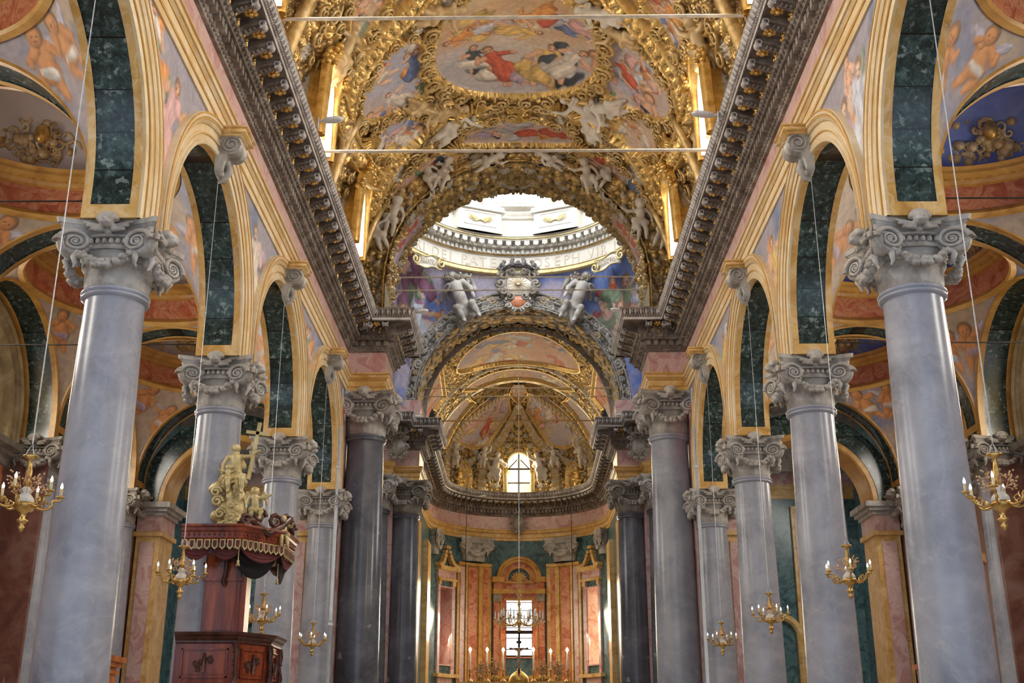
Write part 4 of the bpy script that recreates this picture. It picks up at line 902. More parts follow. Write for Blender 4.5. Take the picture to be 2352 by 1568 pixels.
def win_keep_choir(A, Y):
    z = ZQ+RQ*np.cos(np.clip(np.abs(A), 0, RQ*pi/2)/RQ); return ~((np.abs(Y-62) < .65) & (z > 17.5) & (z < 19.2))
relief('ceiling', choirP, np.linspace(-RQ*pi/2-.75, RQ*pi/2+.75, 460), np.linspace(56.3, 66.1, 250), choir_design, win_keep_choir, flip=True)
for s in (-1, 1):
    wm = MB(); wm.box(s*5.6-.05, s*5.6+.05, 61.3, 62.7, 17.3, 19.5); struct(wm, 'window_9', M['skygold'], smooth=False)
def apseP(U, V):       # U azimuth 0..pi ; V elevation arc (negative = wall below springing)
    el = np.clip(V, 0, None)/RQ; dz = np.clip(V, None, 0)
    return np.stack([RQ*np.cos(U)*np.cos(el), 66+RQ*np.sin(U)*np.cos(el), ZQ+RQ*np.sin(el)+dz], -1)
def apse_design(U, V):
    X = -(U-pi/2)*RQ; a = np.abs(X); H, ID = ornament(a, V, .32, 71); H2, _ = ornament(a, V, .17, 72); H3 = np.maximum(H, .5*H2); c, g = goldcol(H3, ID, (.08, .06, .04), .8); c = c*.75; hg = .14*H3
    R = random.Random(19); allc = ['red', 'orange', 'white', 'pink', 'gold', 'pale', 'blue', 'lilac']
    figs = [(R.uniform(-6, 6), R.uniform(1.6, 6.5), R.uniform(1.1, 1.8), R.uniform(-.8, .8), R.randrange(999), dict(dr=(R.choice(allc), R.choice(allc)))) for k in range(60)]
    figs += [(s*3.75, .1, 1.7, 0, 5+s, dict(dr=('gold', 'orange'))) for s in (-1, 1)]
    rgb = fresco(X, V, [(.56, .42, .34), (.52, .46, .50), (.66, .50, .34)], 28, figs, .8)
    sh = []
    for s in (-1, 1):
        sh.append([(s*x, y) for x, y in [(.9, 4.9), (2.3, 2.3), (3.4, 2.0), (4.9, 2.2), (5.2, 3.6), (4.4, 5.8), (1.8, 6.4)]]); sh.append([(s*3.75+.55*cos(t), .1+.95*sin(t)) for t in np.linspace(0, 2*pi, 20)[:-1]])
        sh.append([(s*x, y) for x, y in [(5.9, 1.6), (7.9, 1.6), (7.9, 4.9), (5.7, 4.9)]])
    sh.append([(-1.6, 6.4), (0, 5.5), (1.6, 6.4), (2.4, 7.6), (-2.4, 7.6)])
    for p in sh:
        i = inside(X, V, p); d, s = pdist(X, V, p, True); hg = np.where(i, 0, np.maximum(hg, .15*sm(.25, .1, d))); c = np.where(i[..., None], rgb, c); g = np.where(i, 0, g)
        rim = d < .1; c = np.where(rim[..., None], G1*.9, c); g = np.where(rim, .8, g)
    for s in (-1, 1):
        for pl in ([(s*.2, 5.2), (s*1.3, 2.8), (s*2.3, 1.7), (s*2.5, -.7)], [(s*2.8, 6.2), (s*4.9, 3.8), (s*5.4, 1.5), (s*5.4, -.7)]):
            d, q = pdist(X, V, smoothpoly(pl)); m = sm(.36, .28, d); e = .5+.5*np.cos(q*2*pi/.35); hg = hg*(1-m)+(.16+.08*e)*m; cb = np.where((H2 > .4)[..., None], GW*.9, G2); c = c*(1-m[..., None])+cb*m[..., None]; g = g*(1-m)+.3*m
    return hg, c, g
def apse_keep(U, V):
    X = -(U-pi/2)*RQ; return ~((np.abs(X) < .72) & (V < 1.85+.2*np.sqrt(np.clip(1-(X/.72)**2, 0, 1))) & (V > -1.0))
relief('ceiling', apseP, np.linspace(0, pi, 420), np.concatenate([np.linspace(-.8, 7.6, 240)]), apse_design, apse_keep, flip=True)
# semi-dome window
wf = MB(); yb = 71.15
W = stackw(lambda q, z, d: (q, yb-d, z))
archsweep(wf, W, .70, 18.35, 16.25, [(0, -.3), (0, .12), (.05, .18), (.1, .18), (.12, .1), (.2, .12), (.24, .2), (.3, .2), (.32, -.1)], 0, 16)
wf.box(-1.0, 1.0, yb-.3, yb, 16.1, 16.25); struct(wf, 'window_10', M['oldgold'])
pn = MB(); pn.box(-.72, .72, yb+.22, yb+.26, 16.2, 19.1); struct(pn, 'window_10', M['skygold'], smooth=False)
br = MB(); br.box(-.055, .055, yb+.12, yb+.2, 16.25, 19.0)
for z in (17.15, 18.05): br.box(-.7, .7, yb+.12, yb+.2, z-.05, z+.05)
for s in (-1, 1): br.box(-.03, .03, 0, .06, 0, .75, M=Matrix.Translation((s*.62, yb+.13, 18.1)) @ Matrix.Rotation(-s*.75, 4, 'Y'))
struct(br, 'window_10', M['iron'], smooth=False)
# ---------------------------------------------------------------- apse wall, straight choir walls
def curved(mb, x0, x1, z0, z1, d0, d1, mi=0, n=None):
    """slab on the apse wall: x in arc metres from centre, d = how far it stands out"""
    n = n or max(2, int(abs(x1-x0)/.25)); A = pi/2-np.linspace(x0, x1, n+1)/5.25
    out = []
    for (d, z) in ((d0, z0), (d1, z0), (d1, z1), (d0, z1)): out.append(np.stack([(5.25-d)*np.cos(A), 66+(5.25-d)*np.sin(A), np.full(n+1, z)], -1))
    P = np.stack(out, 1); mb.grid(P, mi, closed_v=True)
    for e in (0, -1): mb.add(P[e], [(0, 1, 2, 3)], mi)
    return mb
wl = MB()
for x0, x1, z0, z1 in ((-8.25, -5.75, 0, 13.6), (-5.75, -4.65, 0, 6.0), (-5.75, -4.65, 10.4, 13.6), (-4.65, -.85, 0, 13.6), (-.85, .85, 0, 6.6), (-.85, .85, 9.9, 13.6), (.85, 4.65, 0, 13.6), (4.65, 5.75, 0, 6.0), (4.65, 5.75, 10.4, 13.6), (5.75, 8.25, 0, 13.6)): curved(wl, x0, x1, z0, z1, -.05, 0)
struct(wl, 'wall_apse', M['bluegreen'])
st = MB()
for s in (-1, 1): st.box(s*5.25-.02, s*5.25+.02, 56.5, 66, 0, 13.6)
struct(st, 'wall_choir', M['bluegreen'], smooth=False)
for s in (-1, 1):
    f = MB(); g = MB(); h = MB()
    def X(a, b): return (a, b) if s > 0 else (-b, -a)
    for (a, b) in ((1.75, 4.15),):
        curved(f, *X(a, b), 0, 12.0, 0, .10)                        # yellow field of the paired pilasters
        curved(f, *X(a, 2.45), 0, 12.05, .1, .16)
        curved(g, *X(2.0, 2.3), 0, 11.75, .16, .18); curved(g, *X(2.72, 3.35), 0, 11.75, .10, .17)
        curved(h, *X(3.62, 3.95), 0, 11.75, .10, .15)
        for e in ((2.45, 2.6), (3.42, 3.55)): curved(f, *X(*e), 0, 12.0, .10, .2)
        curved(f, *X(a, b), 11.85, 12.02, .1, .24)
    struct(f, 'trim_12', M['ochre'] if s < 0 else M['yellow']); struct(g, 'trim_12', M['red']); struct(h, 'trim_12', M['pink'])
    # side niches with window, curved pediment
    nf = MB(); np_ = MB()
    for e in ((4.35, 4.62), (5.78, 6.05)): curved(np_, *X(*e), 5.4, 10.9, 0, .12); curved(nf, *X(*e), 10.5, 10.9, .12, .2)
    curved(np_, *X(4.3, 6.1), 10.9, 11.35, 0, .14); curved(nf, *X(4.15, 6.25), 11.35, 11.6, 0, .38); curved(nf, *X(4.25, 6.15), 10.78, 10.92, .0, .2)
    curved(nf, *X(4.1, 6.3), 5.3, 5.5, 0, .3); curved(np_, *X(4.5, 5.9), 4.0, 5.3, 0, .1)
    for i in range(12):     # swept-up pediment scrolls
        t = i/11; 
        for q in (0, 1):
            x = 4.15+.95*t if q == 0 else 6.25-.95*t; z = 11.6+1.1*t**3; w_ = .12
            curved(nf, *X(x-w_, x+w_), z-.06, z+.12, .02, .38-.1*t)
    for e in ((4.62, 4.68, 6.0, 10.4), (5.72, 5.78, 6.0, 10.4)): curved(np_, *X(e[0], e[1]), e[2], e[3], -1.1, .05)
    curved(np_, *X(4.6, 5.8), 5.95, 6.02, -1.1, .1); curved(np_, *X(4.6, 5.8), 10.38, 10.45, -1.1, .1)
    struct(nf, 'trim_13', M['yellow'], smooth=False); struct(np_, 'trim_13', M['pink'])
    pn = MB(); curved(pn, *X(4.6, 5.8), 5.95, 10.45, -1.15, -1.1, 0); struct(pn, 'window_11', M['skygold'] if s > 0 else M['pink'])
# centre aedicule around the window
ae = MB(); ap = MB(); ag = MB()
for s in (-1, 1):
    X = lambda a, b: (a, b) if s > 0 else (-b, -a)
    curved(ap, *X(.85, 1.12), 5.5, 9.95, 0, .18); curved(ae, *X(1.12, 1.18), 5.5, 10.6, 0, .3); curved(ap, *X(1.18, 1.62), 4.6, 9.8, 0, .26); curved(ag, *X(1.15, 1.66), 9.8, 10.25, 0, .34)
    curved(ae, *X(1.1, 1.7), 10.25, 10.55, 0, .4); curved(ap, *X(1.1, 1.62), 10.55, 10.95, 0, .34); curved(ae, *X(1.0, 1.75), 10.95, 11.25, 0, .5)
curved(ae, -1.15, 1.15, 10.28, 10.55, 0, .3); curved(ap, -1.1, 1.1, 9.95, 10.28, 0, .14); curved(ae, -.95, .95, 9.88, 10.0, 0, .22); curved(ap, -1.1, 1.1, 10.55, 10.95, 0, .2); curved(ae, -1.1, 1.1, 10.9, 11.0, 0, .3); curved(ae, -1.75, 1.75, 5.3, 5.5, 0, .4); curved(ap, -1.6, 1.6, 4.4, 5.3, 0, .2)
for e in (-.88, .82): curved(ap, e, e+.06, 6.6, 9.9, -.9, .1)
curved(ap, -.88, .88, 6.52, 6.6, -.9, .1); curved(ap, -.88, .88, 9.88, 9.95, -.9, .1)
W = stackw(lambda q, z, d: (q, 66+np.sqrt(np.clip(5.25**2-q*q, 0, None))-d, z))
archsweep(ae, W, 1.0, 11.15, 11.0, [(.0, 0), (.0, .34), (.06, .42), (.16, .42), (.2, .5), (.3, .54), (.36, .45), (.36, 0)], 0, 24)
archsweep(ap, W, .78, 11.15, 11.0, [(0, 0), (0, .22), (.22, .22), (.22, 0)], 0, 24); archsweep(ae, W, .66, 11.15, 11.0, [(0, 0), (0, .26), (.12, .28), (.12, 0)], 0, 24)
for k in range(9):
    t = pi*k/8*.9+.05*pi; ae.tube([(0, 71.1, 11.08), (.3*cos(t), 71.02, 11.08+.3*sin(t)), (.52*cos(t), 71.05, 11.08+.52*sin(t))], [.03, .08, .05], 6)
curved(ap, -.7, .7, 11.0, 11.1, 0, .2)
struct(ae, 'trim_14', M['ochre']); struct(ap, 'trim_14', M['red']); struct(ag, 'trim_14', M['stuccodark'])
pn = MB(); pn.box(-.9, .9, 72.05, 72.1, 6.5, 10.0); struct(pn, 'window_12', M['sky'], smooth=False)
br = MB(); br.box(-.06, .06, 71.9, 72.0, 6.5, 10); 
for z in (7.1, 7.75, 8.1, 8.35, 8.9, 9.4): br.box(-.9, .9, 71.9, 72.0, z-(.1 if z == 8.1 else .025), z+(.1 if z == 8.1 else .025))
for x in (-.84, .84): br.box(x-.07, x+.07, 71.9, 72.0, 6.5, 10)
br.box(-.9, .9, 71.9, 72, 9.85, 10); br.box(-.9, .9, 71.9, 72, 6.5, 6.75); struct(br, 'window_12', M['iron'], smooth=False)
for s in (-1, 1):    # straight choir walls: pilaster, mouldings
    c = MB(); c.box(min(s*4.95, s*5.25), max(s*4.95, s*5.25), 57.2, 58.6, 0, 12.3); c.box(min(s*4.95, s*5.25), max(s*4.95, s*5.25), 63.4, 65.4, 0, 12.3); struct(c, 'trim_12', M['yellow'], smooth=False)
# ================================================================ AISLES
AX = 9.96; AR = 2.93; AZ = 10.1
def aisle(sd, name):
    for bi, yc in enumerate([7.2, 14.2, 21.2, 28.2, 35.2]):
        near = yc > 10
        def Pp(U, V):
            c, s = np.cos(U), np.sin(U); k = AR/np.maximum(np.abs(c), np.abs(s)); X, Y = k*c, k*s
            RS = AR*sqrt(2)+1e-4; e0 = np.arccos(AR*.985/RS); e1 = np.arccos(np.minimum(k/RS, 1)); k2 = RS*np.cos(e0+(e1-e0)*V); x, y = k2*c, k2*s; z = AZ+np.sqrt(np.clip(2*AR*AR-x*x-y*y, 0, None))
            return np.stack([sd*AX+x*1.0, yc+y*1.035, z], -1)
        def Dp(U, V):
            c, s = np.cos(U), np.sin(U); RS = AR*sqrt(2)+1e-4; k = AR/np.maximum(np.abs(c), np.abs(s)); e0 = np.arccos(AR*.985/RS); e1 = np.arccos(np.minimum(k/RS, 1)); el = e0+(e1-e0)*V; loc = (np.mod(U, pi/2)-pi/4)*RS*np.cos(el); h = RS*(e0-el); qd = np.floor(U/(pi/2))
            a = loc+qd*20; figs = []
            R = random.Random(bi*5+(2 if sd > 0 else 1))
            for q in range(4):
                for k in range(2): figs.append((q*20+R.uniform(-.15, .15)+(k-.5)*.8, -1.05+.5*(k-.5)*R.choice((-1, 1)), R.uniform(1.2, 1.4), R.uniform(-.4, .5), R.randrange(9999), dict(dr=(R.choice(['white', 'pale', 'lilac']),), skin=(.74, .34, .13), baby=True, wings=k == 0)))
            rgb = fresco(a, -h, [(.25, .26, .36), (.38, .33, .35), (.46, .36, .27)], bi+20, figs, .7)
            # painted ochre edge along arches
            m = sm(.955, .97, V)[..., None]; rgb = rgb*(1-m)+np.array((.55, .32, .07))*m
            m = sm(.05, .03, V)[..., None]; rgb = rgb*(1-m)+np.array((.55, .30, .08))*m
            return 0*U, rgb, 0*U
        n = (520, 80) if near else (80, 10)
        relief('ceiling', Pp, np.linspace(0, 2*pi, n[0]), np.linspace(0, 1, n[1]), Dp)
        C = (sd*AX, yc, 0); r = AR
        m = MB(); m.lathe([(r+.03, 12.98), (r-.1, 13.0), (r-.14, 13.06), (r-.1, 13.12), (r-.02, 13.16), (r-.02, 13.2)], 64, C); m.lathe([(r-.02, 13.78), (r-.12, 13.8), (r-.16, 13.88), (r-.26, 13.92), (r-.34, 13.98), (r-.34, 14.06), (r-.42, 14.12), (r-.1, 14.16)], 64, C); struct(m, 'trim_15', M['ochre'])
        m = MB(); m.lathe([(r-.02, 13.18), (r-.02, 13.8)], 64, C); struct(m, 'trim_15', M['red'])
        m = MB(); cp = [(r-.12, 14.1)]+[((r-.12)*cos(t), 14.1+1.55*sin(t)) for t in np.linspace(.02, pi/2, 20)]; m.lathe(cp, 64, C); struct(m, 'ceiling_aisle', M['aislecap'])
        if near:
            g = MB(); R = random.Random(bi*3+7+sd)
            for q in range(8):
                a = q*pi/4+.39; e = .36
                cx, cy, cz = C[0]+(r-.12)*cos(e)*cos(a), yc+(r-.12)*cos(e)*sin(a), 14.1+1.55*sin(e)
                nrm = Vector((-cos(a)*.6, -sin(a)*.6, -.5)).normalized(); tx = Vector((-sin(a), cos(a), 0)); tz = nrm.cross(tx)
                for k in range(70):
                    u, v = R.gauss(0, .6), R.gauss(0, .3); p = Vector((cx, cy, cz))+tx*u+tz*v+nrm*.08
                    if k % 3 == 0: g.ball(p, R.uniform(.06, .16), 6)
                    else:
                        ph = R.uniform(0, 6); rr = R.uniform(.1, .22); g.tube([p+tx*(rr*(1-i/9)*cos(ph+i*.9))+tz*(rr*(1-i/9)*sin(ph+i*.9)) for i in range(8)], [.055-.005*i for i in range(8)], 5)
            struct(g, 'trim_16', M['statuegold'], auto=None)
            g = MB()
            for q in range(8):
                a = q*pi/4+.39; g.ball((C[0]+(r-.35)*cos(a)*.86, yc+(r-.35)*sin(a)*.86, 14.8), .17, 10, sc=(1, 1, 1.4))
            struct(g, 'trim_16', M['gold'], auto=None)
        # dentil ring
        if near:
            dm = MB(); b = MB(); b.box(-.05, .05, -.05, .06, 0, .1)
            for k in range(72): dm.merge(b, Matrix.Translation((C[0], yc, 13.88)) @ Matrix.Rotation(2*pi*k/72, 4, 'Z') @ Matrix.Translation((0, r-.18, 0)))
            struct(dm, 'trim_15', M['ochre'], smooth=False)
    # transverse arches
    for y in (10.7, 17.7, 24.7, 31.7, 38.7):
        W = stackw(lambda s, z, d: (sd*AX+s, y-.47+d, z)); so = MB()
        archsweep(so, W, AR-.02, AZ, 9.4, [(.04, 0), (0, 0), (0, .15)], 0, 36); archsweep(so, W, AR-.02, AZ, 9.4, [(0, .15), (.02, .15), (.02, .79), (0, .79)], 1, 36); archsweep(so, W, AR-.02, AZ, 9.4, [(0, .79), (0, .94), (.04, .94)], 0, 36)
        archsweep(so, W, AR-.02, AZ, 9.4, [(.0, -.02), (.12, -.03), (.12, 0)], 0, 36); archsweep(so, W, AR-.02, AZ, 9.4, [(.0, .96), (.12, .97), (.12, .94)], 0, 36)
        for s in (-1, 1): so.box(sd*AX+s*(AR-.03)-.01, sd*AX+s*(AR-.03)+.01, y-.47, y+.47, 9.9, 10.1)
        struct(so, 'trim_17', [M['ochre'], M['green']])
    # outer wall: arches on Y, wall plane at 14.0 with window
    wl = MB(); wc = MB()
    for y in (7.2, 14.2, 21.2, 28.2, 35.2):
        W = stackw(lambda s, z, d: (sd*(12.9+d), y+s, z)); so = MB()
        archsweep(so, W, AR-.03, AZ, 9.4, [(.1, -.02), (0, -.02), (0, .14)], 0, 36); archsweep(so, W, AR-.03, AZ, 9.4, [(0, .14), (.02, .14), (.02, .78), (0, .78)], 1, 36); archsweep(so, W, AR-.03, AZ, 9.4, [(0, .78), (0, .95)], 0, 36)
        struct(so, 'trim_18', [M['ochre'], M['green']])
        mo = MB(); archsweep(mo, W, AR-.1, AZ, 9.4, [(0, 1.1), (0, .9), (-.12, .84), (-.2, .9), (-.28, .9), (-.32, .98), (-.5, 1.0), (-.55, .92), (-.66, .95), (-.72, 1.05), (-.95, 1.15), (-1.0, 1.05), (-1.12, 1.08), (-1.2, 1.22), (-1.45, 1.35), (-1.5, 1.28), (-1.6, 1.3), (-1.65, 1.5)], 0, 36)
        struct(mo, 'trim_18', M['mould'])
        pn = MB(); n = 16; R_ = AR-.1-1.6; pane = [(sd*14.45, y-R_, 9.6)]+[(sd*14.45, y+R_*cos(a), AZ+R_*sin(a)) for a in np.linspace(pi, 0, n)]+[(sd*14.45, y+R_, 9.6)]
        pn.add(pane, [tuple(range(len(pane)))]); struct(pn, 'window_13', M['skygold'], smooth=False)
        br = MB(); br.box(sd*14.35-.02, sd*14.35+.02, y-.02, y+.02, 9.6, 11.4)
        for z in (10.1, 10.6, 11.0): br.box(sd*14.35-.02, sd*14.35+.02, y-1.2, y+1.2, z-.02, z+.02)
        struct(br, 'window_13', M['iron'], smooth=False)
        path = [(sd*14.1, y-3.0), (sd*14.1, y+3.0)]; c = MB(); sweep(c, path, [(0, 8.8), (.1, 8.85), (.1, 9.05), (.25, 9.1), (.25, 9.2), (.45, 9.25), (.5, 9.4), (0, 9.42)], 0, 1 if sd > 0 else -1); struct(c, 'trim_18', M['stuccodark'])
        wl.box(sd*14.15-.05, sd*14.15+.05, y-3.5, y+3.5, 0, 9.45, 0)
        wc.box(sd*14.1-.08, sd*14.1+.08, y-2.6, y-1.7, 0, 8.8); wc.box(sd*14.1-.08, sd*14.1+.08, y+1.7, y+2.6, 0, 8.8)
        wc2 = MB(); W5 = stackw(lambda s, z, d: (sd*(14.1-d), y+s, z)); archsweep(wc2, W5, 1.3, 5.5, 0, [(0, 0), (0, .12), (.1, .2), (.3, .2), (.35, .1), (.35, 0)], 0, 20); struct(wc2, 'trim_18', M['ochre'])
        wl.box(min(sd*13.0, sd*14.4), max(sd*13.0, sd*14.4), y+3.5-.55, y+3.5+.55, 0, 10.2, 0)
    struct(wl, name, M['redwall'], smooth=False); struct(wc, 'trim_18', M['red'], smooth=False)
    # roof closing
    rf = MB(); rf.box(min(sd*6.9, sd*15), max(sd*6.9, sd*15), -4, 41, 16.4, 16.5); rf.box(sd*14.9-.1, sd*14.9+.1, -4, 41, 9.4, 16.5); struct(rf, 'ceiling_aisle', M['stuccodark'], smooth=False)
    # end wall of the aisle with inner arch
    ew = MB(); R2 = 2.2; Z2 = 9.5
    W = stackw(lambda s, z, d: (sd*AX+s, 39.25+d, z))
    archsweep(ew, W, R2, Z2, 9.2, [(0, 1.3), (0, .0), (.05, -.06), (.2, -.06), (.24, 0), (.24, .02)], 0, 30); archsweep(ew, W, R2+.24, Z2, 9.2, [(0, .02), (0, -.02), (.5, -.02), (.5, -.08), (.6, -.08), (.7, -.04), (.7, .02)], 1, 30)
    cf = MB(); cbx = MB(); cbx.box(-.3, .3, -.3, .3, -.02, .03)
    struct(ew, 'wall_left_transept' if sd < 0 else 'wall_right_transept', [M['ochre'], M['green']])
    pil = MB(); pk = MB()
    for s in (-1, 1):
        xc = sd*AX+s*(R2+.36)
        pil.box(xc-.40, xc+.40, 39.0, 40.5, 0, 8.3); pk.box(xc-.42, xc+.42, 38.98, 40.55, 8.45, 9.0); pil.box(xc-.5, xc+.5, 38.9, 40.6, 8.3, 8.45)
        pk.box(xc-.24, xc+.24, 38.96, 39.0, 1, 8.1)
        cp = MB(); cp.box(xc-.5, xc+.5, 38.88, 40.6, 9.0, 9.12); cp.box(xc-.62, xc+.62, 38.78, 40.65, 9.12, 9.24); cp.box(xc-.74, xc+.74, 38.68, 40.7, 9.24, 9.42); struct(cp, 'trim_19', M['stucco'], smooth=False)
    struct(pil, 'trim_19', M['yellow'], smooth=False); struct(pk, 'trim_19', M['pink'], smooth=False)
    # transept beyond: far wall with bands, side chapel arch
    tw = MB(); tw.box(min(sd*6, sd*17), max(sd*6, sd*17), 56.0, 56.3, 0, 18); tw.box(sd*16.5-.1, sd*16.5+.1, 40, 56, 0, 18); struct(tw, 'wall_left_transept' if sd < 0 else 'wall_right_transept', M['bluegreen'], smooth=False)
    ty = MB(); tp = MB()
    sweep(ty, [(sd*6, 56.0), (sd*16.4, 56.0)], [(o, z-.5) for o, z in ARCHI], 0, -1 if sd > 0 else 1); sweep(tp, [(sd*6, 56.0), (sd*16.4, 56.0)], [(o+.02, z-.5) for o, z in FRZ], 0, -1 if sd > 0 else 1)
    for x in (8.2, 10.9, 13.6): ty.box(min(sd*(x-.35), sd*(x+.35)), max(sd*(x-.35), sd*(x+.35)), 55.8, 56, 0, 12.6); tp.box(min(sd*(x-.2), sd*(x+.2)), max(sd*(x-.2), sd*(x+.2)), 55.77, 55.8, 1, 12.2)
    W = stackw(lambda s, z, d: (sd*9.6+s, 56-d, z)); archsweep(ty, W, 1.6, 6.4, 0, [(0, 0), (0, .2), (.1, .3), (.3, .3), (.4, .2), (.4, 0)], 0, 20)
    W = stackw(lambda s, z, d: (sd*12.3+s, 56-d, z)); archsweep(ty, W, .8, 6.4, 0, [(0, 0), (0, .2), (.1, .3), (.3, .3), (.3, 0)], 0, 20)
    struct(ty, 'trim_20', M['yellow']); struct(tp, 'trim_20', M['pink'])
    tr = MB(); tr.lathe([(6.3, 0), (6.3, 10)], 2, (0, 0, 0)) if False else None
    V = []; n = 24
    P = np.array([[(sd*x, 48+6.4*cos(t), ZCR+6.4*sin(t)*.95) for x in (6.3, 17)] for t in np.linspace(0, pi, n)]); tr.grid(P)
    tr.box(min(sd*6.4, sd*17), max(sd*6.4, sd*17), 41.7, 42.0, 13.5, 18); tr.box(min(sd*6.4, sd*17), max(sd*6.4, sd*17), 54.3, 54.6, 14, 18); struct(tr, 'ceiling_transept', M['stuccodark'])
    # wall above the aisle end arch towards the transept
    cl = MB(); cl.box(min(sd*13.2, sd*17), max(sd*13.2, sd*17), 39.3, 40.4, 0, 18); cl.box(min(sd*6.5, sd*17), max(sd*6.5, sd*17), 40.3, 40.45, 13, 24); cl.box(sd*17-.1, sd*17+.1, 40, 56, 17, 24); struct(cl, 'wall_left_transept' if sd < 0 else 'wall_right_transept', M['stuccodark'], smooth=False)
M['aislecap'] = stone('pale painted cupola', [(.35, (.40, .40, .44)), (.5, (.54, .52, .54)), (.65, (.62, .55, .5))], .8, 6, .6, .6)
M['bluecap'] = stone('blue painted cupola', [(.35, (.10, .16, .55)), (.6, (.2, .28, .65)), (.7, (.5, .5, .58))], .8, 6, .6, .6)
M['mould'] = stone('olive ochre moulding', [(.3, (.20, .14, .06)), (.5, (.36, .27, .13)), (.7, (.5, .42, .25))], 1.5, 7, .4, .6)
M['redwall'] = stone('dark red wall', [(.3, (.10, .04, .03)), (.5, (.22, .10, .07)), (.7, (.3, .2, .16))], 1.2, 8, .4, 1.0)
aisle(-1, 'wall_left_aisle')
_k = M['aislecap']; M['aislecap'] = M['bluecap']; aisle(1, 'wall_right_aisle'); M['aislecap'] = _k

# unseen shell added over the vaults to keep sky light out
rf = MB(); rf.box(-9, 9, -5, 41.8, 24.6, 24.8); rf.box(-9, 9, 41.8, 42.0, 24.0, 24.8)
for s in (-1, 1): rf.box(s*9-.1, s*9+.1, -5, 41.8, 16.4, 24.8); rf.box(s*7.2-.1, s*7.2+.1, 56.6, 72, 0, 24.8)
rf.box(-9, 9, 56.6, 73, 24.6, 24.8); rf.box(-9, 9, 72.8, 73, 0, 24.8)
struct(rf, 'ceiling_sky_block', M['stuccodark'], smooth=False)
# ================================================================ THINGS
# ---- capital parts (local: ring at z=0, top 1.3, unit radius .47)
def volute_mb(r=.25, dep=.16):
    m = MB(); n = 40; th = np.linspace(0, 2*pi*2.4, 60); rr = r*(1-.36*th/(2*pi))**1.0; rr = r*np.exp(-.115*th)
    pts = [(a*cos(t), -.02, a*sin(t)) for a, t in zip(rr, th)]; m.tube(pts, rr*.17+.008, 6)
    A = 2*pi*np.arange(24)/24; P = np.array([[(q*cos(a), y, q*sin(a)) for (q, y) in ((r*.98, dep), (r*1.02, dep*.5), (r*.98, 0), (r*.6, .012), (.0, .012))] for a in A]); m.grid(P, closed_u=True); m.ball((0, 0, 0), r*.17, 8, sc=(1, .7, 1)); return m
VOL = volute_mb()
def capital_parts(matk, dark=False):
    root = MB(); R = .47
    nf = 96; fl = lambda a, z: 1+.022*np.cos(a*24)*((z > .06) & (z < .42))
    root.lathe([(R*1.0, 0), (R*1.02, .04), (R*1.0, .05), (R*1.02, .2), (R*1.06, .42), (R*1.12, .46), (R*1.16, .5), (R*1.1, .54), (R*1.2, .62), (R*1.3, .78), (R*1.24, .86), (R*1.1, .95), (R*1.2, 1.05)], nf, mod=fl)
    # abacus with concave sides
    def ab(z0, z1, k, k2):
        n = 12; pts = []
        for q in range(4):
            for i in range(n):
                t = -1+2*i/(n-1); d = .53+.17*t*t; x, y = t*.66*1.0, -d; c, s = cos(q*pi/2), sin(q*pi/2); pts.append((x*c-y*s, x*s+y*c))
        P = np.array(pts); m = len(P); V = np.concatenate([np.c_[P*k, np.full(m, z0)], np.c_[P*k2, np.full(m, z1)]]); F = [(i, (i+1) % m, m+(i+1) % m, m+i) for i in range(m)]+[tuple(range(m))[::-1], tuple(range(m, 2*m))]; root.add(V, F)
    ab(1.02, 1.12, .97, 1.0); ab(1.12, 1.2, .96, 1.04); ab(1.2, 1.3, 1.07, 1.1)
    for q in range(4):
        T = Matrix.Rotation(q*pi/2, 4, 'Z'); e = MB()
        for i in range(6): e.ball((-.25+.1*i, -.60, .86), .055, 6, sc=(.75, .8, 1.2))
        for z in (.74, .71): e.tube([(-.3, -.58, z), (0, -.63, z), (.3, -.58, z)], .018, 5)
        e.tube([(-.3, -.55, .98), (0, -.60, .98), (.3, -.55, .98)], .035, 6); root.merge(e, T)
        l = MB()      # acanthus tufts at the corners
        for k in (-1, 1): l.tube([(k*.3, -.5, .5), (k*.37, -.62, .62), (k*.40, -.66, .55)], [.06, .07, .02], 6)
        root.merge(l, T)
    return root
CAPM = {}
def make_mesh(key, fn, mat):
    if (key, mat) not in CAPM: o = fn().build(key, M[mat], None, True, None, 40 if key == 'capital' else None); CAPM[(key, mat)] = o.data; bpy.data.objects.remove(o)
    return CAPM[(key, mat)]
def part(name, key, fn, mat, parent, Mx=None):
    o = bpy.data.objects.new(name, make_mesh(key, fn, mat)); COL.objects.link(o); setparent(o, parent)
    if Mx is not None: o.matrix_local = Mx
    return o
def garland_fn():
    m = MB(); R = random.Random(4)
    for i in range(17):
        t = -1+2*i/16; x = .40*t; z = .60-.26*(1-t*t); y = -.62-.05*(1-t*t); r = .045+.04*(1-t*t)
        for k in range(3): m.ball((x+R.uniform(-.03, .03), y+R.uniform(-.04, .03), z+R.uniform(-.04, .04)), r*R.uniform(.7, 1.1), 6)
    for s in (-1, 1): m.tube([(s*.42, -.6, .66), (s*.46, -.66, .5), (s*.44, -.62, .38), (s*.47, -.6, .3)], [.04, .05, .035, .01], 6)
    return m
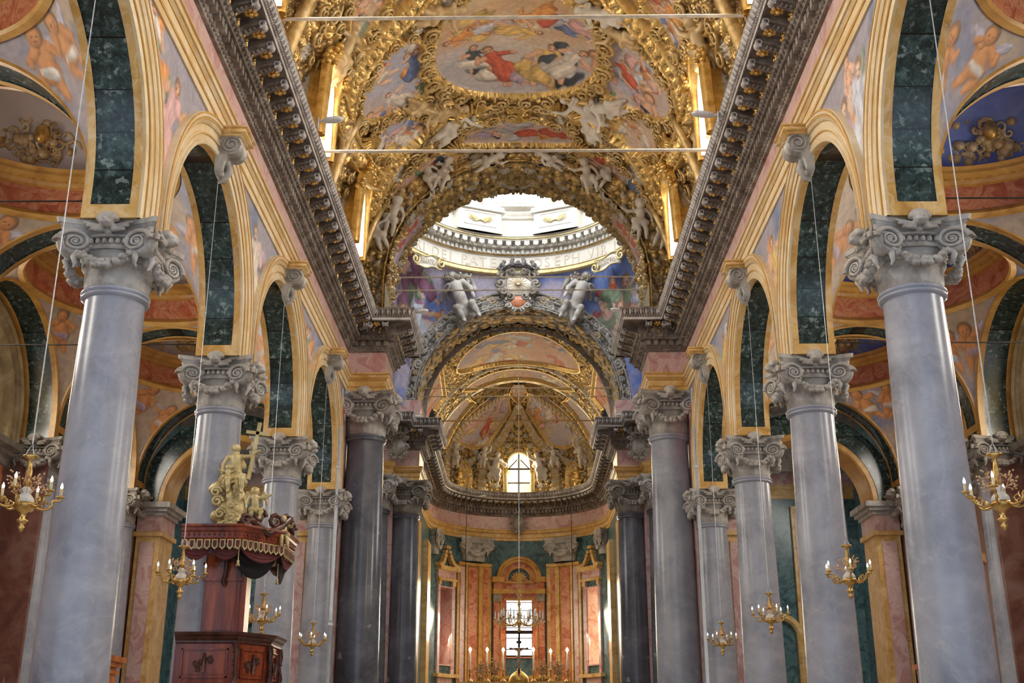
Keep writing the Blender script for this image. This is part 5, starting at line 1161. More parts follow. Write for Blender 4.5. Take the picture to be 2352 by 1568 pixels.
def cherub_fn():
    m = MB(); c = [((0, -.74, 1.24), (0, -.75, 1.18), .125, .11), ((0, -.86, 1.21), (0, -.88, 1.195), .026, .02), ((-.045, -.835, 1.15), (.045, -.835, 1.15), .034, .034), ((0, -.6, 1.08), (0, -.62, 1.04), .07, .06)]
    for i in range(11): a = pi*i/10; c.append(((.12*cos(a), -.73, 1.26+.11*sin(a)), (.12*cos(a), -.68, 1.26+.11*sin(a)), .05, .05))
    for s in (-1, 1):
        for k in range(3): c.append(((s*.1, -.68, 1.12-.03*k), (s*(.36-.05*k), -.68, 1.22-.08*k), .05, .022))
    V, F = snets(sdf(c, .02), (-.46, -.98, .9), (.46, -.5, 1.5), 56); m.add(V, F); return m
def shaft_fn(): 
    m = MB(); z = np.linspace(.3, 8.52, 16); m.lathe([(.47+.10*(1-((q-.3)/8.3)**1.6), q) for q in z]+[(.475, 8.6)], 48); return m
def collar_fn():
    m = MB(); m.lathe([(.46, -.16), (.49, -.14), (.54, -.12), (.545, -.09), (.5, -.075), (.53, -.06), (.555, -.03), (.54, 0), (.48, .01)], 48); return m
def cbase_fn():
    m = MB(); m.box(-.8, .8, -.8, .8, 0, .18); m.lathe([(.78, .18), (.8, .24), (.72, .3), (.64, .34), (.62, .4), (.68, .44), (.66, .5), (.58, .52)], 40); return m
def column(loc, mat, cmat, label, group, sc=(1, 1, 1), rz=0, capz=8.6, heads=True):
    t = empty('column', loc, rz, label, 'column', group); t.scale = sc
    part('shaft', 'shaft', shaft_fn, mat, t); part('base', 'cbase', cbase_fn, mat, t); part('collar', 'collar', collar_fn, mat, t, Matrix.Translation((0, 0, 8.6)))
    c = part('capital', 'capital', lambda: capital_parts(cmat), cmat, t, Matrix.Translation((0, 0, 8.6)) @ Matrix.Diagonal((1.08, 1.08, .83, 1)))
    for q in range(4):
        Rz = Matrix.Rotation(q*pi/2, 4, 'Z')
        for s in (-1, 1): part('volute', 'volute%d' % s, (lambda s=s: MB().merge(VOL, Matrix.Translation((s*.46, -.66, .82)) @ Matrix.Rotation(s*-.35, 4, 'Z') @ Matrix.Diagonal((s, 1, 1, 1)))), cmat, c, Rz)
        part('garland', 'garland', garland_fn, cmat, c, Rz); part('cherub_head', 'cherub', cherub_fn, cmat, c, Rz)
    return t
ordn = ['nearest', 'second', 'third', 'fourth']
for s, nm in ((-1, 'left'), (1, 'right')):
    for i, y in enumerate((17.7, 24.7, 31.7, 38.7)):
        extra = {(-1, 1): 'pocked blue grey nave column rising behind the carved pulpit', (-1, 2): 'grey nave column just right of the gilded statue with the cross', (-1, 0): 'biggest polished grey marble column of the left arcade, nearest the viewer', (1, 0): 'biggest polished grey marble column of the right arcade, nearest the viewer', (-1, 3): 'slim farthest grey column of the left arcade beside the dark crossing column'}.get((s, i), '%s grey marble column from the front in the right arcade' % ordn[i])
        column((s*HW, y, 0), 'grey', 'stucco', extra, 'nave arcade columns')
    k = 13.5/9.68
    mt = 'greydark' if s < 0 else 'grey'; sz = (1.36, 1.36, k)
    side = nm
    column((s*5.43, 40.15, 0), mt, 'stucco', 'giant %s marble column carrying the %s front pier of the crossing arch' % ('dark pitted' if s < 0 else 'pale grey', side), 'crossing columns', sz)
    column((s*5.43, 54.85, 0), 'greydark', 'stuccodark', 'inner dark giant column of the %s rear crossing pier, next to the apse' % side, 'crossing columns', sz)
    column((s*6.75, 53.55, 0), 'greydark', 'stucco', 'outer giant column of the %s rear crossing pier, mostly hidden behind its neighbours' % side, 'crossing columns', sz)
    for i, y in enumerate((24.7, 31.7, 38.4)):
        lb = ['dim aisle wall column on the %s side nearest the viewer' % side, 'shadowed grey column against the outer wall of the %s aisle, behind the biggest nave column' % side, 'dim grey column at the far end of the %s aisle beside the red and yellow pilaster' % side][i]
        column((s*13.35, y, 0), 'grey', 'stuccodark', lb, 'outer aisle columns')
for sg, nm in ((-1, 'left'), (1, 'right')):
    for xa, w_, d_, wh in ((2.95, 1.62, .75, 'wide grey stucco capital over the red pilasters %s of the apse aedicule' % nm), (6.75, .8, .6, 'small grey capital at the outer %s end of the apse wall' % nm)):
        a = pi/2-sg*xa/5.25; t = empty('pilaster_capital', (5.17*cos(a), 66+5.17*sin(a), 12.1), a-pi/2, wh, 'capital', 'apse pilaster capitals'); t.scale = (w_, d_, 1.12)
        part('bell', 'capital', lambda: capital_parts('stucco'), 'stucco', t)
        for s in (-1, 1): part('volute', 'volute%d' % s, (lambda s=s: MB().merge(VOL, Matrix.Translation((s*.46, -.66, .82)) @ Matrix.Rotation(s*-.35, 4, 'Z') @ Matrix.Diagonal((s, 1, 1, 1)))), 'stucco', t)
        part('garland', 'garland', garland_fn, 'stucco', t)
# ---- console brackets on the arch keystones
def console_fn():
    m = MB(); w = .26      # local: x = out from the wall, y along wall, z down from 0
    pr = [(0, 0), (.5, 0), (.5, -.08)]; c1 = (.34, -.26)
    pr += [(c1[0]+.2*cos(a), c1[1]+.2*sin(a)) for a in np.linspace(.7, -1.9, 12)]; pr += [(.2, -.62), (.17, -.75)]+[(.1+.09*cos(a), -.85+.09*sin(a)) for a in np.linspace(.6, -2.4, 8)]+[(0, -.8)]
    n = len(pr)
    ny = 13; P = np.zeros((ny, n, 3))
    for i, y in enumerate(np.linspace(-w, w, ny)):
        k = 1+.035*cos((i-(ny-1)/2)*2*pi/4)
        for j, (x, z) in enumerate(pr): wz = 1-.35*min(1, max(0, -z-.35)*1.8); P[i, j] = (x*k, y*wz, z)
    m.grid(P); 
    for i in (0, ny-1): m.add(P[i], [tuple(range(n))])
    for s in (-1, 1):
        m.tube([(c1[0]-.02+a*cos(t), s*(w+.005), c1[1]+a*sin(t)) for t, a in zip(np.linspace(0, 13, 34), np.linspace(.2, .03, 34))], .022, 5)
        m.tube([(.1+a*cos(t), s*(w*.68), -.85+a*sin(t)) for t, a in zip(np.linspace(0, 9, 20), np.linspace(.09, .02, 20))], .014, 5)
    m.tube([(.2, 0, -.5), (.26, 0, -.75), (.15, 0, -.93), (.05, 0, -1.0)], [.06, .09, .07, .02], 8); return m
def slab_fn():
    m = MB(); m.box(0, .62, -.36, .36, -.02, .08); m.box(0, .56, -.32, .32, -.07, -.02); m.box(0, .66, -.39, .39, .08, .12); return m
for s, nm in ((-1, 'left'), (1, 'right')):
    for i, y in enumerate((14.2, 21.2, 28.2, 35.2)):
        if i == 0: continue
        t = empty('scroll_console', (s*(FACE+.02), y, 13.48), pi if s > 0 else 0, 'grey scrolled bracket on the %s %s arcade arch, chandelier cord below' % (['', 'nearest', 'middle', 'farthest'][i], nm), 'bracket', 'keystone consoles of the arcade')
        part('bracket', 'console', console_fn, 'stucco', t); part('top_slab', 'cslab', slab_fn, 'yellow', t)
# ---- brass chandeliers
def arm_mb(k, n):
    m = MB(); a = 2*pi*k/n+.3; R = .42
    pts = [(r*cos(a), r*sin(a), z) for r, z in ((.07, .0), (.15, -.06), (.25, -.07), (.33, -.02), (.32, .04), (.36, .075), (R, .05), (R, .12))]
    P = [pts[0]]; 
    for _ in (0,): P = pts
    P = smoothpoly3(P); m.tube(P, .016, 6)
    m.tube([(r*cos(a), r*sin(a), z) for r, z in ((.22, -.05), (.2, .02), (.26, .05), (.28, .0))], .012, 5); return m, a
def smoothpoly3(P):
    P = [np.array(p, float) for p in P]
    for _ in range(2):
        Q = [P[0]]
        for a, b in zip(P[:-1], P[1:]): Q += [a*.75+b*.25, a*.25+b*.75]
        P = Q+[P[-1]]
    return P
ARMS = 6
def stem_fn():
    m = MB(); m.lathe([(.005, .62), (.09, .6), (.11, .585), (.03, .55), (.025, .5), (.045, .38), (.03, .3), (.05, .27), (.05, .24), (.03, .2)], 14); m.lathe([(.06, -.04), (.11, .0), (.13, -.03), (.10, -.09), (.04, -.13), (.03, -.2), (.075, -.22), (.05, -.25), (.02, -.28), (.045, -.30), (.03, -.34), (.005, -.37)], 14); return m
def body_fn():
    m = MB(); m.lathe([(.03, .2), (.07, .16), (.05, .12), (.1, .06), (.115, .02), (.1, -.02)], 14); return m
def sprig_fn():
    m = MB(); R = random.Random(3)
    for k in range(7):
        a = 2*pi*k/7; 
        for j in range(3):
            b = a+R.uniform(-.3, .3); r = R.uniform(.14, .24); z = R.uniform(.16, .34); m.tube([(.04*cos(a), .04*sin(a), .1), (.1*cos(a), .1*sin(a), .18), (r*cos(b), r*sin(b), z)], [.007, .006, .004], 4)
            for q in range(5): m.ball((r*cos(b)+R.uniform(-.04, .04), r*sin(b)+R.uniform(-.04, .04), z+R.uniform(-.05, .05)), .014, 4)
    return m
def chandelier(loc, ztop, label, group='brass chandeliers hanging in the arcade arches', sc=1.0, rz=0):
    t = empty('chandelier', loc, rz, label, 'chandelier', group)
    t.scale = (sc,)*3
    part('stem', 'stem', stem_fn, 'brass', t); part('white_vase', 'vase', body_fn, 'statue', t); part('sprigs', 'sprigs', sprig_fn, 'flowers', t)
    for k in range(ARMS):
        mb, a = arm_mb(k, ARMS); ar = part('arm', 'arm%d' % k, lambda: mb, 'brass', t)
        def pan(a=a): m = MB(); m.lathe([(.005, .09), (.05, .105), (.055, .12), (.015, .11), (.02, .12)], 10, (.42*cos(a), .42*sin(a), 0)); return m
        def cnd(a=a): m = MB(); m.lathe([(.018, .115), (.018, .22), (0, .22)], 8, (.42*cos(a), .42*sin(a), 0)); return m
        def blb(a=a): m = MB(); m.lathe([(.004, .215), (.018, .235), (.017, .26), (.003, .30)], 8, (.42*cos(a), .42*sin(a), 0)); return m
        part('drip_pan', 'pan%d' % k, pan, 'brass', ar); part('candle_tube', 'cnd%d' % k, cnd, 'oldgold', ar); part('bulb', 'blb%d' % k, blb, 'bulb', ar)
    c = MB(); L = (ztop-loc[2])/sc; c.tube([(0, 0, .75), (0, 0, L)], .0085 if loc[1] < 20 else .007, 5)
    for a in range(3): c.tube([(.07*cos(a*2.1), .07*sin(a*2.1), .6), (0, 0, .75)], .005, 4)
    setparent_o = c.build('cord', M['wire'], t)
    return t
chl = {(-1, 14.2): 'brass chandelier in front of the biggest left column, its left half at the picture edge', (-1, 21.2): 'brass chandelier left of the pulpit', (-1, 28.2): 'brass chandelier between the pulpit and the third left column', (-1, 35.2): 'smallest brass chandelier of the left arcade, before the farthest column',
       (1, 14.2): 'brass chandelier at the right picture edge beside the biggest right column', (1, 21.2): 'brass chandelier in front of the second right column', (1, 28.2): 'brass chandelier in front of the third right column', (1, 35.2): 'smallest brass chandelier of the right arcade'}
for (s, y), lb in chl.items(): chandelier((s*6.07, y, 4.46), 12.56, lb, rz=.2*s*y)
# ---- tie rods
def rod(name, p, q, r, label, cat='tie rod', group=None, mat='steel', sag=0):
    m = MB(); P = [np.array(p)+(np.array(q)-np.array(p))*t-np.array((0, 0, sag*4*t*(1-t))) for t in np.linspace(0, 1, 9)]
    if r > .025: m.tube(P, r, 4, flat=1.0)
    else: m.tube(P, r, 6)
    return tag(m.build(name, M[mat], None, False), label, cat, group)
g = 'tie rods across the vaults'
rod('tie_rod', (-6.15, 22.4, 17.25), (6.15, 22.4, 17.3), .05, 'thick pale tie beam across the top of the picture below the oval painting', group=g)
rod('tie_rod', (-6.15, 28.7, 17.3), (6.15, 28.7, 17.3), .05, 'thick pale tie beam under the lower cartouche of the nave vault', group=g)
rod('tie_rod', (-4.9, 40.2, 18.25), (4.9, 40.2, 18.25), .03, 'thin tie rod in the crossing arch, upper of the two below the dome', group=g)
rod('tie_rod', (-4.9, 40.9, 18.0), (4.9, 40.9, 18.0), .03, 'thin tie rod in the crossing arch, lower of the two below the dome', group=g)
rod('tie_rod', (-4.9, 55.0, 18.4), (4.9, 55.0, 18.4), .028, 'thin tie rod in the choir arch, topmost of three', group=g, mat='statuegold')
rod('tie_rod', (-4.9, 55.6, 18.15), (4.9, 55.6, 18.15), .028, 'thin tie rod in the choir arch, just below the topmost', group=g, mat='statuegold')
rod('tie_rod', (-5.2, 60.2, 18.15), (5.2, 60.2, 18.15), .035, 'amber lit tie rod lowest across the choir above the apse window', group=g, mat='yellow')
for s, nm in ((-1, 'left'), (1, 'right')):
    rod('tie_rod', (s*7.05, 17.7, 10.35), (s*12.9, 17.7, 10.35), .016, 'dark tie bar across the %s aisle arch beside the biggest column' % nm, group=g, mat='iron')
    rod('tie_rod', (s*7.05, 24.7, 10.2), (s*12.9, 24.7, 10.2), .016, 'dark tie bar across the second arch of the %s aisle' % nm, group=g, mat='iron')
# ---- floodlights
def flood(loc, rz, label, tilt=.3):
    t = empty('floodlight', loc, rz, label, 'floodlight', 'floodlights on the cornices')
    m = MB(); P = []
    for x, w_, h in ((0, .05, .04), (.05, .11, .06), (.25, .14, .07), (.42, .13, .06), (.5, .08, .04), (.53, .02, .02)):
        P.append([(x, w_*cos(a), h*sin(a)+x*tilt*.3) for a in np.linspace(0, 2*pi, 13)[:-1]])
    m.grid(np.array(P), closed_v=True); m.build('casing', M['lampgrey'], t)
    g = MB(); g.ball((.28, 0, .02), .11, 10, sc=(1.3, .95, .55)); g.build('glass', M['crystal'], t)
    b = MB(); b.box(-.12, .02, -.03, .03, -.02, .02); b.box(-.13, -.1, -.05, .05, -.22, .08); b.build('bracket', M['lampgrey'], t)
fl = [((742, 277), -4.85, 0, 'white floodlight on the left nave cornice beside the vault ribs'), ((1638, 264), 4.85, pi, 'white floodlight on the right nave cornice beside the vault ribs'), ((950, 716), 38.6, 0, 'floodlight at the left foot of the crossing arch, over the blue fresco'), ((1436, 713), 38.6, pi, 'floodlight at the right foot of the crossing arch, over the red robed figures'),
      ((946, 957), 53.6, .3, 'floodlight on the left choir arch cornice'), ((1440, 953), 53.6, pi-.3, 'floodlight on the right choir arch cornice'), ((1098, 1140), 69.6, .2, 'small round floodlight on the apse cornice left of the amber window'), ((1342, 1128), 69.4, pi-.2, 'small round floodlight on the apse cornice right of the amber window')]
for (u, v), Y, rz, lb in fl:
    p = atX(u, v, Y) if abs(Y) < 10 else atY(u, v, Y); flood(tuple(p), rz, lb)
# ================================================================ PULPIT
def prism(mb, poly, z0, z1, k0=1.0, k1=1.0, mi=0, cap=True):
    P = np.array(poly, float); c = P.mean(0); n = len(P); A = (P-c)*k0+c; B = (P-c)*k1+c
    V = np.concatenate([np.c_[A, np.full(n, z0)], np.c_[B, np.full(n, z1)]]); F = [(i, (i+1) % n, n+(i+1) % n, n+i) for i in range(n)]
    if cap: F += [tuple(range(n))[::-1], tuple(range(n, 2*n))]
    return mb.add(V, F, mi)
FP = [(-6.7, 23.4), (-5.5, 23.4), (-5.0, 24.2), (-5.0, 25.2), (-5.5, 26.0), (-5.95, 26.0), (-5.95, 23.98), (-6.7, 23.98)]
pt = empty('pulpit', (-5.85, 24.2, 2.2), 0, 'carved dark red mahogany pulpit with fringed sounding board on the second left column', 'pulpit')
def loc(mb): return mb.xf(Matrix.Translation((5.85, -24.2, -2.2)))
def pp(mb, name, mat, parent=pt, smooth=False, auto=None): return loc(mb).build(name, M[mat], parent, smooth, None, auto)
out = FP[:5]     # visible faces
def psweep(path, prof): m = MB(); sweep(m, path, prof, 0, -1); return m
m = MB(); prism(m, FP, 2.35, 3.6); box = pp(m, 'parapet', 'wood')
m = psweep(out, [(0, 3.5), (.03, 3.52), (.03, 3.56), (.07, 3.6), (.08, 3.63), (.13, 3.67), (.14, 3.72), (-.1, 3.74)]); pp(m, 'handrail', 'wooddark', box)
m = psweep(out, [(0, 2.75), (.02, 2.73), (.06, 2.7), (.06, 2.64), (.12, 2.6), (.14, 2.54), (.2, 2.48), (.2, 2.4), (-.3, 2.38)]); pp(m, 'base_moulding', 'wooddark', box)
for (a, b) in zip(out[:-1], out[1:]):        # raised panels on every face
    A, B = np.array(a), np.array(b); d = (B-A)/np.linalg.norm(B-A); n = np.array((d[1], -d[0])); L = np.linalg.norm(B-A); m = MB()
    Mx = Matrix(((d[0], n[0], 0, a[0]), (d[1], n[1], 0, a[1]), (0, 0, 1, 0), (0, 0, 0, 1)))
    x0, x1 = .14, L-.14
    for z0, z1, xa, xb in ((2.85, 2.88, x0, x1), (3.38, 3.41, x0, x1), (2.85, 3.41, x0, x0+.03), (2.85, 3.41, x1-.03, x1)): m.box(xa, xb, 0, .03, z0, z1)
    m.box(x0+.06, x1-.06, 0, .012, 2.92, 3.34); m.xf(Mx); pp(m, 'panel', 'wood', box)
    cv = MB(); R = random.Random(3); cx = L/2
    for s in (-1, 1):
        for k in range(5):
            ph = R.uniform(0, 6); r0 = .055; px, pz = cx+s*R.uniform(.02, .17), 3.0+R.uniform(0, .25)
            cv.tube([(px+r0*(1-i/10)*cos(ph+i*.8), .03, pz+r0*(1-i/10)*sin(ph+i*.8)) for i in range(9)], [.014]*9, 5)
    cv.tube([(cx, .03, 2.95), (cx, .05, 3.15), (cx, .03, 3.32)], [.03, .045, .02], 6); cv.xf(Mx); pp(cv, 'carving', 'wooddark', box, True)
for (x, y) in out[1:4]:
    m = MB(); m.tube([(x, y-.02, 3.5), (x+.04, y-.06, 3.35), (x+.02, y-.03, 3.15), (x+.05, y-.05, 2.9), (x+.01, y, 2.75)], [.07, .06, .035, .06, .04], 8); R = random.Random(int(x*100))
    for k in range(10): m.ball((x+R.uniform(-.03, .07), y-.04+R.uniform(-.04, .04), R.uniform(2.8, 3.5)), .03, 6)
    pp(m, 'corner_scroll', 'wooddark', box, True)
m = MB(); m.box(-6.36, -5.62, 23.86, 23.99, 3.6, 5.35); m.box(-6.30, -5.68, 23.84, 23.87, 3.8, 4.7); m.box(-6.40, -5.58, 23.82, 24.0, 4.78, 4.84); m.box(-6.40, -5.58, 23.82, 24.0, 5.1, 5.16); m.box(-5.62, -5.5, 23.9, 24.3, 3.6, 5.3); bp = pp(m, 'back_panel', 'wood')
m = MB(); m.tube([(-5.9, 23.8, 5.3), (-5.9, 23.72, 5.15), (-5.92, 23.78, 4.95), (-5.95, 23.76, 4.75), (-5.93, 23.8, 4.66)], [.06, .05, .04, .055, .02], 8); pp(m, 'bracket', 'wooddark', bp, True)
CP = [(-6.72, 23.2), (-5.5, 23.2), (-4.85, 24.1), (-4.85, 25.2), (-5.5, 26.1), (-5.97, 26.1), (-5.97, 23.98), (-6.72, 23.98)]; co_ = CP[:5]
m = MB(); prism(m, CP, 5.58, 5.78); can = pp(m, 'canopy', 'wooddark')
m = psweep(co_, [(-.02, 5.5), (.0, 5.52), (.02, 5.56), (.03, 5.66), (.07, 5.7), (.08, 5.75), (.12, 5.78), (.12, 5.82), (-.2, 5.83)]); pp(m, 'cornice_moulding', 'wood', can)
gold = MB(); lam = MB(); dot = MB()
for p, a in along(co_, .02, .145, -1):
    Mx = Matrix.Translation((p[0], p[1], 0)) @ Matrix.Rotation(a, 4, 'Z')
    t = MB(); w_ = .058; poly = [(-w_, 5.52), (w_, 5.52), (w_, 5.37), (0, 5.31), (-w_, 5.37)]; V = [(x, 0, z) for x, z in poly]+[(x, -.02, z) for x, z in poly]; t.add(V, [(0, 1, 2, 3, 4), (9, 8, 7, 6, 5)]+[(i, (i+1) % 5, 5+(i+1) % 5, 5+i) for i in range(5)]); gold.merge(t, Mx)
    w_ = .036; poly = [(-w_, 5.50), (w_, 5.50), (w_, 5.39), (0, 5.35), (-w_, 5.39)]; t = MB(); V = [(x, -.02, z) for x, z in poly]+[(x, -.028, z) for x, z in poly]; t.add(V, [(9, 8, 7, 6, 5)]+[(i, (i+1) % 5, 5+(i+1) % 5, 5+i) for i in range(5)]); lam.merge(t, Mx)
for p, a in along(co_, .03, .1, -1): dot.ball((p[0], p[1], 5.62), .028, 6)
pp(gold, 'gold_fringe', 'oldgold', can); pp(lam, 'velvet_tabs', 'velvet', can); pp(dot, 'beading', 'wood', can, True)
sw = MB()
for (a, b, k) in zip(co_[:-1], co_[1:], (2, 1, 1, 1)):
    for q in range(k):
        A = np.array(a)+(np.array(b)-np.array(a))*q/k; B = np.array(a)+(np.array(b)-np.array(a))*(q+1)/k
        t = np.linspace(0, 1, 14); P = np.zeros((14, 9, 3)); d = (B-A)/np.linalg.norm(B-A); n = np.array((-d[1], d[0]))
        for j in range(9):
            f = j/8; P[:, j, :2] = A[None]+(B-A)[None]*t[:, None]+n*(.06+.03*cos(j*2.2)-.04*f); P[:, j, 2] = 5.38-(.03+f*.22)*np.sin(pi*t)**.7-.02*f
        sw.grid(P)
pp(sw, 'velvet_swags', 'velvet', can, True)
bk = MB()
A = np.array((-5.5, 23.35)); 
for q, (a, b) in enumerate((((-5.75, 23.5), (-5.0, 24.3)), ((-5.0, 24.3), (-5.0, 25.3)))):
    A, B = np.array(a), np.array(b); t = np.linspace(0, 1, 18); P = np.zeros((18, 8, 3))
    for j in range(8): f = j/7; P[:, j, :2] = A+(B-A)*t[:, None]+np.array((-.02, .03))*sin(j*2.); P[:, j, 2] = 5.4-f*.52*np.sin(pi*t)**.6-.05*f
    bk.grid(P)
pp(bk, 'black_drape', 'black', can, True)
for (x, y, z) in ((-5.52, 23.12, 5.35), (-4.9, 24.0, 5.1)):
    m = MB(); m.tube([(x, y, z+.05), (x, y, z-.27)], .008, 5); m.lathe([(.012, 0), (.03, -.03), (.022, -.05), (.045, -.12), (.0, -.12)], 10, (x, y, z-.25)); pp(m, 'tassel', 'oldgold', can, True)
cr = MB(); R = random.Random(12)    # scrolled gilt cresting on the canopy's nave side
for (x, y, z, r) in ((-5.45, 23.2, 5.9, .14), (-5.25, 23.5, 6.05, .17), (-5.0, 23.9, 6.0, .17), (-4.85, 24.3, 6.05, .18), (-4.85, 24.8, 6.0, .15)):
    cr.tube([(x+r*(1-i/14)*cos(i*.75)*.7, y+r*(1-i/14)*cos(i*.75)*.7, z+r*(1-i/14)*sin(i*.75)) for i in range(12)], [.05]*10+[.04, .03], 6)
cr.tube([(-5.6, 23.15, 5.84), (-5.35, 23.3, 5.93), (-5.1, 23.7, 5.72), (-4.9, 24.0, 5.9), (-4.8, 24.3, 6.1), (-4.8, 24.8, 5.9)], [.04, .07, .09, .09, .08, .05], 8); pp(cr, 'crest_scrolls', 'wooddark', can, True)
# statue group on the canopy
sg = empty('statue_group', (-5.95, 24.1, 5.82), 0, 'gilded seated saint with a cross among clouds on top of the pulpit canopy', 'statue')
c = figure_caps(31, baby=False, drape=True, sit=True, arms=['down', 'out']); caps = []
for q in c:
    p0, p1 = np.array(q[0], float), np.array(q[1], float); s = 1.15; caps.append((p0*s+np.array((.05, -.05, .72)), p1*s+np.array((.05, -.05, .72)), q[2]*s, q[3]*s)+tuple(q[4:]))
R = random.Random(6)
for z, w_, k in ((.1, .22, 6), (.3, .24, 7), (.5, .28, 8), (.72, .36, 9), (.95, .34, 8), (1.15, .26, 5)):
    for i in range(k): x = R.uniform(-w_, w_*.6)-.08; caps.append(((x, R.uniform(-.12, .12), z), (x+R.uniform(-.1, .1), R.uniform(-.14, .1), z+R.uniform(-.06, .08)), R.uniform(.07, .13), R.uniform(.05, .1), .012))
caps.append(((.02, .0, 0), (-.0, .0, .8), .22, .2, .02))
P = np.array([q[0] for q in caps]+[q[1] for q in caps]); V, F = snets(sdf(caps, .02, seed=3), P.min(0)-.25, P.max(0)+.25, 110); mb = MB(); mb.add(V, F); mb.build('cloud_and_figure', M['oldgold'], sg)
mb = MB(); R = random.Random(2)
for (x, z, r) in ((-.3, .62, .13), (-.22, .36, .12), (.02, .3, .12), (.1, .12, .11), (-.1, .1, .13), (-.34, .82, .12), (.0, .55, .1)):
    mb.tube([(x+r*(1-i/16)*cos(i*.7), -.17-.04*i/14, z+r*(1-i/16)*sin(i*.7)) for i in range(14)], [.035]*12+[.03, .02], 6)
mb.build('cloud_scrolls', M['oldgold'], sg)
for k, (x, z, sd_) in enumerate(((-.12, 1.0, 5), (.1, .78, 8))):
    o = put_figure('small_cherub', (x, -.22, z-.1), .5, (0, 0, R.uniform(-.3, .3)), sd_, '', parent=sg, mat='oldgold', n=44)
m = MB(); m.box(-.035, .035, -.03, .03, 0, 1.25); m.box(-.25, .25, -.03, .03, .98, 1.05); m.xf(Matrix.Translation((.30, -.12, 1.1)) @ Matrix.Rotation(.13, 4, 'Y')); m.build('cross', M['oldgold'], sg, False)
put_figure('cherub_statue', (-5.32, 23.45, 5.92), .72, (0, 0, .3), 14, 'pale gilded seated cherub pointing right on the pulpit canopy', 'cherub', mat='oldgold', sit=True, arms=['down', 'out'], n=64, wings=True)
put_figure('cherub_statue', (-4.78, 24.0, 5.5), .72, (-.3, 0, .9), 15, 'pale gilded cherub hanging off the right tip of the pulpit canopy', 'cherub', mat='oldgold', arms=['out', 'fwd'], n=64)
# ================================================================ STUCCO FIGURES on arch, vault and apse
def aimrot(n, spin=0):
    """figure's -Y side looks along n"""
    n = Vector(n).normalized(); q = (-n).to_track_quat('Y', 'Z'); return (q.to_matrix().to_4x4() @ Matrix.Rotation(spin, 4, 'Y')).to_euler()
ga = 'stucco putti round the crossing arch'
PF = [(985, 405, -.5, 'left of the two putti on the upper left of the crossing arch', 1.45), (1022, 400, .4, 'right of the two putti on the upper left of the crossing arch', 1.45), (900, 497, .2, 'white putto standing alone on the left flank of the crossing arch', 1.6), (868, 535, -.4, 'dusty putto low on the left flank of the crossing arch above the cornice', 1.5), (915, 460, .5, 'small putto leaning on the left shoulder of the crossing arch', 1.0),
      (1122, 372, 1.1, 'putto reclining left of the crossing arch crown', 1.3), (1262, 370, -1.1, 'putto reclining right of the crossing arch crown', 1.3), (1347, 405, -.3, 'left of the two putti on the upper right of the crossing arch', 1.45), (1395, 400, .7, 'right of the two putti on the upper right of the crossing arch', 1.45), (1468, 505, -.1, 'white putto on the right flank of the crossing arch', 1.6), (1525, 530, .4, 'dusty putto low on the right flank of the crossing arch above the cornice', 1.5), (1480, 455, -.5, 'small putto leaning on the right shoulder of the crossing arch', 1.0),
      (830, 480, -.2, 'gilt putto at the far left springing of the nave vault', 1.3), (1556, 470, .2, 'gilt putto at the far right springing of the nave vault', 1.3)]
for k, (u, v, sp, lb, h) in enumerate(PF):
    p = atY(u, v, 39.15); put_figure('putto', (p[0]-h*.5*sin(sp), p[1], p[2]-h*.5*cos(sp)), h, (.15, sp, 0), k % 7, lb, 'putto', ga, 'statue' if k not in (4, 11, 12, 13) else 'statuegold', wings=False)
gv = 'stucco figures on the nave vault'
VF = [(1015, 240, .8, 'gilt figure kneeling under the lower left of the oval painting', 1.7, 'statuegold'), (1032, 275, .1, 'white figure with green drapery below the lower left of the oval painting', 1.9, 'statue'), (1352, 240, -.6, 'white figure under the lower right of the oval painting', 1.9, 'statue'), (1405, 235, -1.2, 'white figure reclining right of the oval painting', 1.8, 'statue'), (1358, 275, .2, 'white figure with dark drapery below the lower right of the oval painting', 1.6, 'statue'),
      (960, 235, 1.3, 'gilt figure reclining left of the oval painting', 1.6, 'statuegold'), (1395, 20, -.9, 'white figure at the top right of the oval frame', 1.8, 'statue'), (1000, 15, .9, 'gilt figure at the top left of the oval frame', 1.7, 'statuegold'), (1440, 70, -.7, 'gilt figure right of the oval frame between two gold bands', 1.5, 'statuegold'),
      (768, 110, -.2, 'gilt angel beside the left clerestory window at the top of the picture', 1.9, 'statuegold'), (1625, 95, .2, 'gilt angel beside the right clerestory window at the top of the picture', 1.9, 'statuegold'), (775, 300, -.3, 'gilt angel on the left vault haunch near the floodlight', 1.6, 'statuegold'), (1628, 300, .3, 'gilt angel on the right vault haunch near the floodlight', 1.6, 'statuegold'), (805, 430, .2, 'bright gilt angel beside the far left clerestory window', 1.6, 'statuegold'), (1585, 440, -.2, 'bright gilt angel beside the far right clerestory window', 1.6, 'statuegold')]
for k, (u, v, sp, lb, h, mt) in enumerate(VF):
    a, y = px_vault(u, v); th = max(-pi/2, min(pi/2, a/RV)); n = Vector((-sin(th), -.35, -cos(th))); P0 = Vector((RV*sin(th), y, ZV+RV*cos(th)))+Vector((-sin(th), 0, -cos(th)))*.3
    e = aimrot(n, sp); up = e.to_matrix() @ Vector((0, 0, 1)); L0 = P0-up*h*.5
    put_figure('stucco_figure', tuple(L0), h, e, 20+k % 6, lb, 'stucco figure', gv, mt, baby=k > 9, n=60)
gp = 'stucco figures on the apse half dome'
